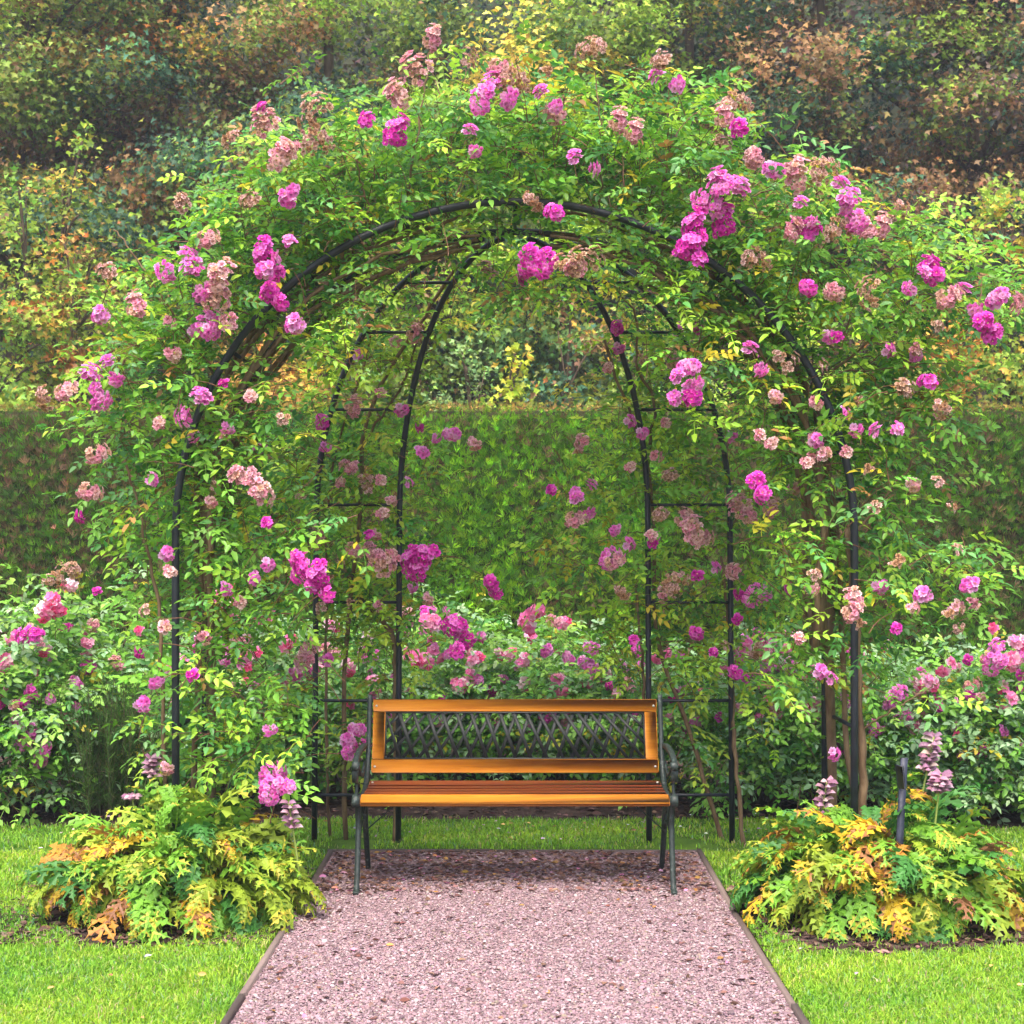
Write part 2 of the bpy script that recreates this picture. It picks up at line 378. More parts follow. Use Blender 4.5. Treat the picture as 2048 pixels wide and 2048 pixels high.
def maple(seed):
    r = np.random.default_rng(seed); pts = [(0, 0)]
    for a, L in ((-115, .45), (-62, .85), (0, 1.05), (62, .85), (115, .45)):
        a = math.radians(90 - a - 180 + 180); L *= r.uniform(.9, 1.1)
        for da, f in ((.38, .55), (.22, .68), (0, 1), (-.22, .68), (-.38, .55)) if L > .6 else ((.3, .6), (0, 1), (-.3, .6)):
            pts.append((L * f * math.cos(a + da), .35 + L * f * math.sin(a + da) * .9))
    V = np.array([(x, y, .25 * abs(x) - .2 * y * y) for x, y in pts]) * .55
    n_ = len(V); c = len(V); V = np.vstack([V, [(0, .22, 0)]])
    h = n_ // 2 + 1
    return V, [tuple([0] + list(range(1, h)) + [c])[::1], tuple([0, c] + list(range(h - 1, n_)))]
MAPLE = [maple(k) for k in range(3)]
def place_leaves(A, tpls, pos, fwd, up, sc, col):
    R = frames(fwd, up); k = RNG.integers(0, len(tpls), len(pos))
    for i, t in enumerate(tpls):
        m = k == i
        A.scatter(t, pos[m], R[m], sc[m], col[m])

G_BR = (.34, .56, .045); G_MID = (.165, .39, .04); G_DK = (.07, .23, .045); G_BL = (.14, .35, .10); G_YL = (.62, .52, .04)
PAL_F = [(3.0, G_BR), (4.2, G_MID), (1.8, G_DK), (.8, G_BL), (.38, G_YL), (.12, (.35, .18, .05))]
PAL_B = [(4.0, (.40, .58, .045)), (3, G_MID), (1.2, G_DK), (.5, G_YL), (.8, (.42, .50, .04))]
PAL_S = [(3, (.30, .55, .09)), (3.5, G_MID), (1.4, G_DK), (3, (.30, .48, .24)), (.3, G_YL)]

def clear_mask(p):
    x, y, z = p.T
    sx, sz = x * DF / y, CAMZ + (z - CAMZ) * DF / y           # where the leaf sits against the plane of the front arch
    rho = np.hypot(sx / HW, (sz - Z0) / (ZA - Z0)); rho = np.where(sz > Z0, rho, np.abs(sx) / HW)
    near = (np.abs(rho - .99) < .048) & (y < DF + .06)
    seg = RNG.random(len(x)) < np.where(sz < 1.0, .7, np.where((sx > .35) & (sx < .95) & (sz > 2.2), .55, .88))
    bench_ = (np.abs(x) < .82) & (y > 5.5) & (y < 6.8) & (z < .95)
    tri = (np.abs(x) < 1.1) & (y < 6.8) & (z < .25)
    under = (np.abs(rho - .915) < .035) & (y < 6.7) & (sz > 1.75) & (RNG.random(len(x)) < .35)
    hole = (y < 6.8) & (rho < .85) & (sz > 1.4) & (np.abs(sx) < .66) & (RNG.random(len(x)) < .30)
    legs = np.zeros(len(x), bool); q = np.stack([x / y, (z - CAMZ) / y], 1)
    for L in LEGS.values():
        P_ = np.stack([L[:, 0] / L[:, 1], (L[:, 2] - CAMZ) / L[:, 1]], 1); P_ = np.concatenate([P_[:2], (P_[:-1] + P_[1:]) / 2, P_[2:], P_[0] + (P_[1] - P_[0]) * np.linspace(0, 1, 14)[:, None], P_[1] + (P_[2] - P_[1]) * np.linspace(0, 1, 14)[:, None]])
        legs |= np.min(np.linalg.norm(q[:, None] - P_[None], axis=2), 1) < .0078
    legs &= (y < 7.1) & (RNG.random(len(x)) < np.where(z > 1.2, .7, .45))
    return (near & seg) | bench_ | tri | under | hole | legs
DF, DF2, DR = 6.0, 6.57, 7.07
Z0, ZA, HW = 1.52, 2.906, 1.42
def shoots(A, S, start, dirn, nleaf, palette, tpl, step=.042, droop=.10, size=1.0, stemcol=(.16, .07, .04), cl_seed=None):
    """each shoot: curved thin stem with alternating compound leaves. start, dirn (n,3); nleaf int"""
    n = len(start)
    d = norm(dirn); p = start.copy(); ps = []; ds = []
    tone = rnd(n, 1) * .16
    base = pick(palette, n)
    pts = [p.copy()]
    for k in range(nleaf):
        d = norm(d + np.array([0, 0, -droop]) + rnd(n, 3) * .10)
        p = p + d * step * 1.0
        pts.append(p.copy())
        side = norm(np.cross(d, np.array([0, 0, 1.]) + rnd(n, 3) * .2)) * (1 if k % 2 else -1)
        fw = norm(side * .9 + d * .45 + rnd(n, 3) * .3 + [0, -.12, .05])
        up = norm(np.array([0, -.35, 1.]) + rnd(n, 3) * .38)
        mix = RNG.random((n, 1)) < .55
        c = np.where(mix, base, pick(palette, n)) * np.exp(tone)
        keep = (RNG.random(n) < .93) & ~clear_mask(p)
        place_leaves(A, tpl, p[keep], fw[keep], up[keep], (uni(.72, 1.12, n) * size * (1 - .25 * (k / nleaf) ** 2))[keep], jit(c, .13)[keep])
    if S is not None:
        pts = np.stack(pts, 1)          # n, k, 3
        bad = clear_mask(pts[:, 3])
        for i in range(n):
            if bad[i]: continue
            S.tube(pts[i], np.linspace(.0026, .0012, pts.shape[1]), 3, stemcol, cap=False)

def rosette(rings, seed):
    """petals in rings: (count, length, width, tilt from vertical, base radius)"""
    r = np.random.default_rng(seed); V = []; Fs = []; ring = []
    for ri, (cnt, L, W, tilt, br) in enumerate(rings):
        for k in range(cnt):
            a = 6.283 * (k + .5 * ri) / cnt + r.uniform(-.15, .15); t = tilt + r.uniform(-.15, .15)
            o_ = np.array([math.cos(a), math.sin(a), 0]); z = np.array([0, 0, 1.]); s = np.array([-math.sin(a), math.cos(a), 0])
            dr = o_ * math.sin(t) + z * math.cos(t); nn = z * math.sin(t) - o_ * math.cos(t)
            b = o_ * br; o = len(V)
            for u, v, c_ in ((0, .25, 0), (0, -.25, 0), (.55, -1, .14), (.55, 1, .14), (.95, -.6, .02), (.95, .6, .02), (.55, 0, -.05), (1.03, 0, -.04)):
                V.append(b + dr * L * u + s * W * v / 2 + nn * (c_ * L))
            Fs += [(o, o + 1, o + 2, o + 6), (o, o + 6, o + 3), (o + 6, o + 2, o + 4, o + 7), (o + 6, o + 7, o + 5, o + 3)]; ring += [ri] * 4
    return np.array(V), Fs, np.array(ring)
FLO = [rosette([(4, .35, .32, .35, .05), (6, .62, .5, .75, .1), (8, .95, .72, 1.25, .12)], k) for k in range(3)]
BUD = rosette([(4, .7, .6, .3, .08)], 9)
OPENR = [rosette([(5, .25, .14, .4, .03), (6, 1.0, .85, 1.2, .08)], 14), rosette([(5, .22, .14, .5, .03), (5, .6, .6, .8, .08), (5, 1.0, .9, 1.3, .1)], 15)]
def cluster_mesh(kind, nf, rad, seed):
    """flower truss: florets over an uneven dome, facing outward and to the light; local Y- is the side shown"""
    A = Acc(); r = np.random.default_rng(seed)
    pals = {'magenta': [(.74, .06, .52), (.84, .12, .60), (.68, .04, .44), (.86, .24, .68)],
            'pink': [(.84, .20, .62), (.86, .32, .68), (.80, .14, .55), (.90, .45, .72)],
            'pale': [(.86, .45, .56), (.80, .34, .46), (.86, .55, .55), (.70, .42, .34)],
            'dry': [(.66, .44, .32), (.76, .50, .46), (.56, .33, .20), (.82, .54, .56)],
            'hot': [(.90, .20, .46), (.92, .42, .60), (.86, .08, .26), (.93, .66, .74)]}[kind]
    lobes = r.normal(size=(1 if nf < 9 else 2 + (nf > 25), 3)) * rad * .46 * np.array([1, .35, 1.05]); rad0 = rad; rad = rad * (1 if nf < 9 else .68)
    pos = []; ax = np.array([r.uniform(.75, 1.1), .7, r.uniform(.75, 1.2)]); tries = 0
    while len(pos) < nf and tries < 4000:
        tries += 1; d = norm(r.normal(size=3)); d[1] = -abs(d[1]) if r.random() < .85 else d[1]
        p = lobes[r.integers(len(lobes))] + d * rad * r.uniform(.72, 1.0) * ax
        if all(np.linalg.norm(p - q) > .021 for q in pos): pos.append(p)
    for p in pos:
        out = norm(p * 1.2 / rad + np.array([0, -1.0, .35]) + r.normal(size=3) * .3)
        Rm = frames(norm(np.cross(out, r.normal(size=3)))[None], out[None])
        size = r.uniform(.017, .025) * (.8 if kind == 'dry' else 1)
        if kind == 'hot': T = OPENR[r.integers(2)]; size = r.uniform(.024, .036)
        elif r.random() < .1: T = BUD; size *= .6
        else: T = FLO[r.integers(3)]
        nfc = len(T[1]); base = np.array(pals[r.choice(4, p=[.35, .3, .2, .15])])
        ringf = T[2] / max(1, T[2].max())
        c = base[None] * np.exp(r.normal(size=(nfc, 1)) * .10)
        c = c * (.75 + .35 * ringf[:, None])
        if T is not BUD and kind != 'dry': c[T[2] == 0] = np.array([.9, .72, .45]) if r.random() < .45 else c[T[2] == 0]
        if kind in ('dry', 'pale'):
            br = r.random((nfc, 1)) < (.5 if kind == 'dry' else .2); c = np.where(br, c * [.6, .5, .4], c)
        A.scatter(T[:2], p[None], Rm, np.array([size]), np.clip(c, 0, .93)[None])
        if r.random() < .5: A.tube([p - out * .004, p * .4 + np.array([0, .03, -.01])], [.0009, .0012], 3, (.2, .22, .06), cap=False)
    return A.mesh('flower_cluster', M_petal)
CL = {}
for ki, kd in enumerate(('magenta', 'pink', 'pale', 'dry', 'hot')):
    CL[kd] = {}
    for sz, nf, rad in (('s', 7, .030), ('m', 20, .055), ('l', 38, .078)):
        if kd == 'hot': nf = max(3, nf // 2)
        CL[kd][sz] = [cluster_mesh(kd, nf, rad, 100 * ki + 10 * len(sz) + v + ord(sz)) for v in range(2 if sz == 'l' else 3)]
def cluster(parent, pos, kd, px, D):
    m = px * K * D / F                    # width in metres
    sz = 's' if m < .075 else ('m' if m < .115 else 'l'); nominal = {'s': .085, 'm': .13, 'l': .175}[sz]
    me = random.choice(CL[kd][sz])
    nm = {'magenta': 'flower_cluster', 'pink': 'flower_cluster', 'pale': 'flower_cluster', 'dry': 'withered_flower_cluster', 'hot': 'flower_cluster'}[kd]
    o = bpy.data.objects.new(nm, me); COL.objects.link(o); o.parent = parent
    o.location = Vector([float(a) for a in pos]) - parent.location
    o.rotation_euler = (random.uniform(-.35, .35), random.uniform(-1.2, 1.2), random.uniform(-.5, .5))
    k = max(.75, min(1.45, m / nominal)); o.scale = (k, k, k)
    if kd == 'magenta': o['label'] = 'deep magenta rose cluster'
    elif kd == 'pale': o['label'] = 'faded pale pink rose cluster'
    elif kd == 'dry': o['label'] = 'withered tan rose cluster'
    return o

# ------------------------------------------------------------------ arbour frame
DF, DF2, DR = 6.0, 6.57, 7.07
Z0, ZA, HW = 1.52, 2.906, 1.42
arb = thing('garden_arbour', (0, 6.5, 0), 'dark steel domed rose arbour of arched tubes and ladder legs over the bench', 'arbour')
def arch_pts(D, hw=HW):
    pts = [(-hw, D, -.05), (-hw, D, .8), (-hw, D, Z0 - .2)]
    for a in np.linspace(0, math.pi, 41): pts.append((-hw * math.cos(a), D, Z0 + (ZA - Z0) * math.sin(a)))
    return pts + [(hw, D, Z0 - .2), (hw, D, .8), (hw, D, -.05)]
for D in (DF, DF2):
    A = Acc(); A.tube(arch_pts(D), .0165, 10); A.obj('arched_tube', M_steel, arb, True)
def leg_pts(x0, xa):
    pts = [(x0 * 1.01, DR, -.05), (x0 * 1.005, DR, .8)]
    for a in np.linspace(0, math.pi / 2 * .97, 22): pts.append((x0 + (xa - x0) * (1 - math.cos(a)), DR + (DF2 + .02 - DR) * (1 - math.cos(a)), 1.6 + (ZA - .02 - 1.6) * math.sin(a)))
    return np.array(pts)
LEGS = {}
for x0, xa in ((-.98, -.10), (-.57, -.03), (.655, .03), (1.06, .12)):
    pts = leg_pts(x0, xa); LEGS[x0] = pts; A = Acc(); A.tube(pts, .0145, 8); A.obj('curved_leg_tube', M_steel, arb, True)
def at_z(pts, z):
    pts = np.asarray(pts); i = np.argmax(pts[:, 2] >= z); a, b = pts[i - 1], pts[i]; t = (z - a[2]) / (b[2] - a[2] + 1e-9); return a + (b - a) * t
for z in (.24, .705, 1.19, 1.67, 2.135, 2.50, 2.72):
    for a_, b_ in ((-.98, -.57), (.655, 1.06)):
        A = Acc(); A.tube([at_z(LEGS[a_], z), at_z(LEGS[b_], z)], .0085, 6); A.obj('rung', M_steel, arb, True)
    if z < 1.7:
        for s in (-1, 1):
            A = Acc(); A.tube([(s * HW, DF, z), (s * HW, DF2, z)], .0085, 6); A.obj('rung', M_steel, arb, True)
for a in np.linspace(.25, math.pi - .25, 9):
    x = -HW * math.cos(a); z = Z0 + (ZA - Z0) * math.sin(a)
    A = Acc(); A.tube([(x, DF, z), (x, DF2, z)], .0085, 6); A.obj('rung', M_steel, arb, True)

# ------------------------------------------------------------------ climbing roses
FRONT = """
................................
.............11...1.1...........
.........1.134454444565.........
........2455678999999984........
.......3688888999999999411......
......2688999999999999886530....
.....158999999999999999888875200
...1135899975444468999999888752.
...346789774121123479999988888641
...47888855211......2589999887643
...579974342........47999998620.
..256775213..........3789998620.
.1357885312...........5679998720
..14799732............2567887630
..1478973..............237764210
..1577997310............238876300
...367999720...........344788741
....568885..............56888751
....35886421............56877750
....25854211............47876200
....35754310............15653100
....46655530............13331100
....36776550............12220000
....25654440............01220000
.....332320.............11000000
""".strip('\n').split('\n')
REAR = """
................................
................................
................................
................................
................................
................................
................................
............5555555.............
...........6655544344 3.........
.........3675432 .1345 54.......
..........55431...3444 43.......
..........4442....2555 45.......
.........25532....2455 543......
........2554331..144555 43......
........3666420..155555 40......
........3556410..3455444 2......
.........367630..445555 54......
.........567652..45666655 0.....
.........477644 3.356665 4......
.........36653.....45555 4......
..........443......34444 4......
..........32........3333........
..........33.........22.........
..........3...........2.........
................................
""".strip('\n').split('\n')
CELL = 60.375
def grid_points(rows, per, xlim):
    out = []
    for i, row in enumerate(rows):
        for j, ch in enumerate(row[:32]):
            if ch.isdigit() and ch != '0':
                n = RNG.poisson(int(ch) * per * (.35 if rows is REAR and 13 <= j <= 18 and 9 < i < 20 else (.45 if rows is FRONT and i > 11 and (j > 27 or j < 4) else (.72 if i > 14 else 1))))
                if n:
                    x = (j + RNG.random(n)) * CELL; y = (i + RNG.random(n)) * CELL
                    m = (x >= xlim[0]) & (x < xlim[1]); out.append(np.stack([x[m], y[m]], 1))
    return np.concatenate(out)
def curve(pts, n=24):
    pts = np.array(pts, float); t = np.linspace(0, len(pts) - 1, n); i = np.minimum(t.astype(int), len(pts) - 2); f = (t - i)[:, None]
    P0 = pts[np.maximum(i - 1, 0)]; P1 = pts[i]; P2 = pts[i + 1]; P3 = pts[np.minimum(i + 2, len(pts) - 1)]
    return .5 * ((2 * P1) + (-P0 + P2) * f + (2 * P0 - 5 * P1 + 4 * P2 - P3) * f ** 2 + (-P0 + 3 * P1 - 3 * P2 + P3) * f ** 3)
def canes(root, specs):
    for pts, r0, r1 in specs:
        p3 = curve([Q(*p) if len(p) == 3 else p for p in pts], 26); p3 = p3 + rnd(26, 3) * .004
        p3[0, 2] = min(p3[0, 2], -.02) if p3[0, 2] < .3 else p3[0, 2]
        A = Acc(); A.tube(p3, np.linspace(r0, r1, 26) * (1 + .08 * rnd(26)), 7, (.5, .5, .5)); A.obj('cane', M_cane, root, True)
ARC_C = np.array([0, 6.3, 1.5])
def climber(loc, label, rows, per, xlim, Drange, pal, cane_specs, nl=5, steps=.042):
    root = thing('climbing_rose', loc, label, 'climbing rose', 'climbing roses trained over the arbour')
    canes(root, cane_specs)
    g = grid_points(rows, per / nl, xlim); n = len(g)
    D = uni(Drange[0], Drange[1], n)
    st = np.stack([(g[:, 0] * K - VX) * D / F, D, CAMZ - (g[:, 1] * K - VY) * D / F], 1)
    rad = norm(st - ARC_C); rad[:, 2] = np.where(st[:, 2] > 1.4, rad[:, 2], .1)
    dr = norm(rad * .7 + rnd(n, 3) * .65 + np.array([0, -.25, .15]))
    st = st - dr * steps * nl * .85                       # centre the shoot on its cell
    A = Acc(); S = Acc()
    shoots(A, S, st, dr, nl, pal, ROSE, steps, .13)
    if rows is FRONT:                      # long shoots reaching out of the outline, and the bundle of old canes along the arch
        m = 46; a = uni(.15, 1.75, m) if xlim[0] == 0 else math.pi - uni(.15, 1.75, m)
        rr = uni(1.12, 1.24, m); st = np.stack([-np.cos(a) * HW * rr, uni(5.85, 6.5, m), Z0 + np.sin(a) * (ZA - Z0) * rr], 1)
        dr = norm(np.stack([-np.cos(a), 0 * a - .1, np.sin(a) + .35], 1) + rnd(m, 3) * .35)
        shoots(A, S, st, dr, 7, pal, ROSE, .046, .12)
        for k in range(6):
            sg = -1 if xlim[0] == 0 else 1; a = np.linspace(-.25, 1.45, 22); f = .955 + .02 * k / 3 + .025 * np.sin(a * uni(2, 5, 1)[0] + k)
            f = f - .045; yy = 6.06 + .08 * k + .05 * np.sin(a * 4 + k * 2)
            pts = np.stack([sg * np.cos(np.maximum(a, 0)) * HW * f, yy, Z0 + np.where(a > 0, np.sin(a) * (ZA - Z0) * f, a * 2)], 1) + rnd(22, 3) * .006
            B = Acc(); B.tube(pts, np.linspace(.013, .006, 22) * uni(.7, 1.2, 1)[0], 6); B.obj('cane', M_cane, root, True)
    A.obj('foliage', M_leaf, root); S.obj('stems', M_twig, root)
    return root
PER = 4.9
rose_fl = climber((-1.46, 6.1, 0), 'front climbing rose on the arbour leg rising beside the hooked plant label', FRONT, PER, (0, 985), (5.78, 6.62), PAL_F,
    [([(395, 1640, 6.3), (400, 1300, 6.3), (385, 1050, 6.3), (400, 800, 6.3), (470, 640, 6.3), (620, 500, 6.3), (800, 420, 6.3)], .022, .010),
     ([(318, 1600, 6.1), (305, 1350, 6.05), (300, 1150, 6.05), (270, 1000, 6.05), (240, 880, 6.0)], .011, .005),
     ([(360, 1640, 6.25), (375, 1200, 6.25), (372, 900, 6.25), (420, 730, 6.2), (520, 590, 6.2), (640, 500, 6.2), (780, 440, 6.15), (900, 400, 6.1)], .014, .007),
     ([(420, 730, 6.25), (360, 640, 6.1), (280, 520, 6.0), (215, 430, 6.0)], .007, .003),
     ([(540, 560, 6.2), (500, 430, 6.1), (470, 330, 6.0)], .006, .003),
     ([(700, 450, 6.15), (690, 370, 6.0), (670, 300, 5.95)], .006, .003),
     ([(760, 430, 6.15), (775, 330, 5.95), (800, 180, 5.95), (812, 90, 5.95)], .006, .003),
     ([(840, 410, 6.15), (850, 260, 6.0), (880, 130, 6.0)], .005, .002)])
rose_fr = climber((1.47, 6.1, 0), 'front climbing rose on the arbour leg rising beside the dark upright stake', FRONT, PER, (985, 1932), (5.78, 6.62), PAL_F,
    [([(1628, 1640, 6.05), (1625, 1400, 6.03), (1612, 1150, 6.03), (1600, 1000, 6.05)], .020, .013),
     ([(1572, 1640, 6.5), (1565, 1300, 6.4), (1570, 1050, 6.35), (1560, 900, 6.3), (1530, 760, 6.3), (1440, 600, 6.3), (1300, 490, 6.3), (1150, 430, 6.3)], .022, .010),
     ([(1655, 1620, 6.3), (1600, 1450, 6.3), (1590, 1200, 6.3), (1560, 850, 6.25), (1480, 660, 6.2), (1330, 510, 6.2), (1150, 420, 6.2), (1020, 395, 6.15)], .014, .007),
     ([(1620, 1000, 6.05), (1700, 900, 6.0), (1770, 800, 6.0)], .006, .003),
     ([(1540, 740, 6.2), (1640, 640, 6.0), (1760, 560, 5.95), (1880, 540, 5.95)], .006, .003),
     ([(1500, 690, 6.2), (1610, 700, 6.0), (1740, 690, 6.0)], .005, .003),
     ([(1300, 470, 6.15), (1400, 380, 6.0), (1520, 340, 6.0)], .006, .003),
     ([(1130, 400, 6.15), (1135, 280, 6.0), (1120, 110, 6.0)], .005, .002),
     ([(1240, 440, 6.15), (1260, 290, 6.0), (1258, 140, 6.0)], .005, .002),
     ([(1620, 1380, 6.05), (1700, 1330, 6.0), (1770, 1290, 6.0)], .005, .003)])
rose_bl = climber((-.85, 7.1, 0), 'thinner climbing rose on the rear ladder leg nearer the hooked plant label', REAR, PER * 1.3, (0, 985), (6.98, 7.42), PAL_B,
    [([(752, 1600, 7.1), (748, 1350, 7.12), (740, 1200, 7.12), (680, 1130, 7.12), (640, 1050, 7.12)], .022, .008),
     ([(655, 1580, 7.15), (650, 1300, 7.15), (675, 1000, 7.15), (690, 800, 7.15), (740, 690, 7.1), (800, 600, 7.0), (840, 530, 6.9), (900, 470, 6.8)], .013, .008),
     ([(622, 1560, 7.15), (615, 1200, 7.15), (625, 900, 7.15), (700, 640, 7.1), (640, 700, 7.1)], .008, .004),
     ([(690, 830, 7.15), (760, 720, 7.1), (800, 600, 7.05), (860, 500, 6.9)], .007, .004)])
rose_br = climber((.9, 7.1, 0), 'thinner climbing rose on the rear ladder leg nearer the dark upright stake', REAR, PER * 1.3, (985, 1932), (6.98, 7.42), PAL_B,
    [([(1402, 1600, 7.02), (1385, 1400, 7.05), (1378, 1200, 7.1), (1360, 1050, 7.1)], .012, .007),
     ([(1370, 1600, 7.15), (1330, 1480, 7.15), (1290, 1350, 7.15), (1240, 1200, 7.15), (1235, 1000, 7.15), (1215, 850, 7.15), (1170, 730, 7.1), (1140, 640, 7.1)], .013, .007),
     ([(1225, 850, 7.15), (1235, 760, 7.1), (1200, 690, 7.05), (1200, 600, 7.0), (1150, 530, 6.9)], .009, .005),
     ([(1225, 1580, 7.15), (1215, 1300, 7.15), (1200, 1100, 7.15)], .010, .006)])

CLUS_F = """812 75 38 pale;880 108 34 dry;1112 85 52 dry;1258 118 44 dry;1250 153 46 pink;788 145 58 pale;745 182 50 pale;935 170 48 pink;903 185 50 pink;965 142 50 dry;938 125 32 pale
1027 185 38 pink;1057 205 46 pale;1025 135 28 dry;750 245 56 magenta;700 222 36 magenta;497 243 48 pale;502 207 14 magenta;530 285 60 pale;605 212 70 dry;590 258 54 dry;445 258 34 dry;885 260 38 pink
1092 308 44 pink;1165 230 32 pale;1193 250 34 pale;1395 235 42 magenta;1365 222 42 pale;1380 188 50 dry;1365 280 38 dry;1430 290 42 pale;1458 318 42 pink;1495 328 50 pale;1540 318 50 dry
1352 352 56 pink;1368 385 58 pink;1366 415 50 magenta;1340 378 50 pink;1310 425 58 magenta;1305 462 56 magenta;1318 490 44 magenta;1582 362 46 pink;1598 390 50 pink;1612 418 44 pink;1530 440 52 magenta;1512 396 34 pink
1480 435 44 pale;1420 480 52 dry;1625 442 40 pale;1692 400 46 dry;1660 430 42 pale;1575 425 56 dry;1050 403 34 magenta;1010 480 56 magenta;1040 488 50 magenta;1078 508 50 dry;1112 495 56 dry;1090 520 40 pale;1002 372 32 dry
545 376 32 pink;552 350 24 pink;335 390 36 dry;480 385 44 dry;385 450 40 pale;330 512 54 pink;362 522 50 pink;410 520 56 pale;398 568 50 pale;385 612 50 pink;443 605 36 pale;500 478 52 magenta;534 480 40 pink;530 515 38 magenta;498 512 36 pink;512 548 44 magenta;530 562 36 magenta
555 615 46 pink;253 578 46 pale;205 523 44 dry;188 597 40 pink;168 722 58 pink;195 732 40 pink;207 695 36 pink;85 742 46 dry;118 738 34 pale;363 780 48 pink;428 797 26 pink;303 797 26 pale;475 747 24 pale;178 858 36 pale
165 925 32 pale;275 905 28 pink;462 912 46 pale;485 932 50 pale;573 1062 48 magenta;600 1085 50 magenta;590 1105 46 magenta;617 1112 34 magenta;562 1048 34 magenta;505 1455 48 pink;508 1482 52 pink;520 1495 34 pink;385 1197 28 pale;260 1325 30 pink
1415 672 44 pink;1438 685 30 pink;1585 642 26 magenta;1525 535 36 magenta;1578 540 36 pale;1648 546 50 dry;1760 500 46 magenta;1770 518 34 magenta;1728 538 40 pink;1785 560 46 pale;1818 562 46 pink;1878 562 46 pink;1905 570 36 pale;1862 606 44 magenta;1882 628 46 magenta;1868 640 30 magenta
1765 615 26 dry;1755 722 40 magenta;1705 745 46 dry;1768 772 34 dry;1665 816 34 pink;1615 803 26 pink;1297 690 44 pink;1288 718 40 pink;1306 735 44 pink;1284 752 34 pink;1310 752 34 magenta;1465 740 26 pale;1525 875 24 pale
1432 905 32 magenta;1442 930 38 magenta;1612 1138 42 pale;1605 1155 40 pale;1828 1107 38 pink;1740 1125 38 pink;1718 1140 26 pale;1792 958 28 dry;1765 918 28 dry;1722 905 28 pale;1800 1045 28 dry;1700 1060 28 dry;1650 960 28 dry;1540 1265 26 pink;1785 1160 26 dry;1800 1180 24 dry"""
CLUS_R = """665 768 30 pale;725 970 26 pale;785 855 26 pink;850 818 28 pink;820 818 20 pink;895 828 26 pale;612 1000 36 pale;590 1020 34 dry;712 1062 50 pale;700 1050 34 pale;775 1055 44 magenta;800 1048 52 magenta;790 1075 42 magenta;695 1018 22 magenta;925 1095 32 magenta;935 1112 30 magenta
855 1180 44 magenta;875 1200 46 magenta;868 1222 38 magenta;570 1225 40 pale;585 1250 40 pale;915 520 34 pale;990 520 28 magenta;1105 838 32 pale;1098 930 36 pink;1092 950 38 pink;1082 978 38 pale;1150 1045 42 pink;1155 1062 34 pale;1170 1110 34 dry;1235 855 26 pale
1300 1002 52 pale;1318 1012 40 pale;1265 1100 46 dry;1258 1115 34 dry;1395 965 42 pale;1412 975 34 pale;1452 960 34 pale;1490 915 26 pale;1325 1095 26 magenta;1425 1115 44 pink;1500 1105 26 magenta;1315 1190 28 magenta;1355 1235 20 magenta;1385 1262 30 magenta;660 1400 40 pink;668 1420 36 pink;672 1375 30 pink
610 1240 26 pink;1230 1010 24 pale;1160 990 22 pink;740 640 20 pale;1210 810 22 pink"""
def extra(root, rows, n, xl, Dn):
    g = grid_points(rows, .6, xl); g = g[(g[:, 1] > 600) & (g[:, 1] < 1480)]
    if rows is FRONT: g = g[(g[:, 0] < 560) | (g[:, 0] > 1400)]
    g = g[RNG.permutation(len(g))[:n]]
    for x, y in g: D = Dn + RNG.uniform(-.08, .08); cluster(root, Q(x, y, D), random.choice(['pink', 'pale', 'pink', 'magenta', 'pale', 'dry']), random.uniform(16, 34), D)
def parse(t):
    for q in t.replace('\n', ';').split(';'):
        q = q.split()
        if len(q) == 4: yield float(q[0]), float(q[1]), float(q[2]), q[3]
cnt = 0
for x, y, s, k in parse(CLUS_F):
    D = RNG.uniform(5.68, 5.80); cluster(rose_fl if x < 985 else rose_fr, Q(x, y, D), k, s * 1.14, D)
for x, y, s, k in parse(CLUS_R):
    D = RNG.uniform(6.72, 6.85); cluster(rose_bl if x < 985 else rose_br, Q(x, y, D), k, s * 1.14, D)

extra(rose_fl, FRONT, 26, (0, 985), 5.82); extra(rose_fr, FRONT, 30, (985, 1932), 5.82); extra(rose_bl, REAR, 30, (0, 985), 6.9); extra(rose_br, REAR, 34, (985, 1932), 6.9)
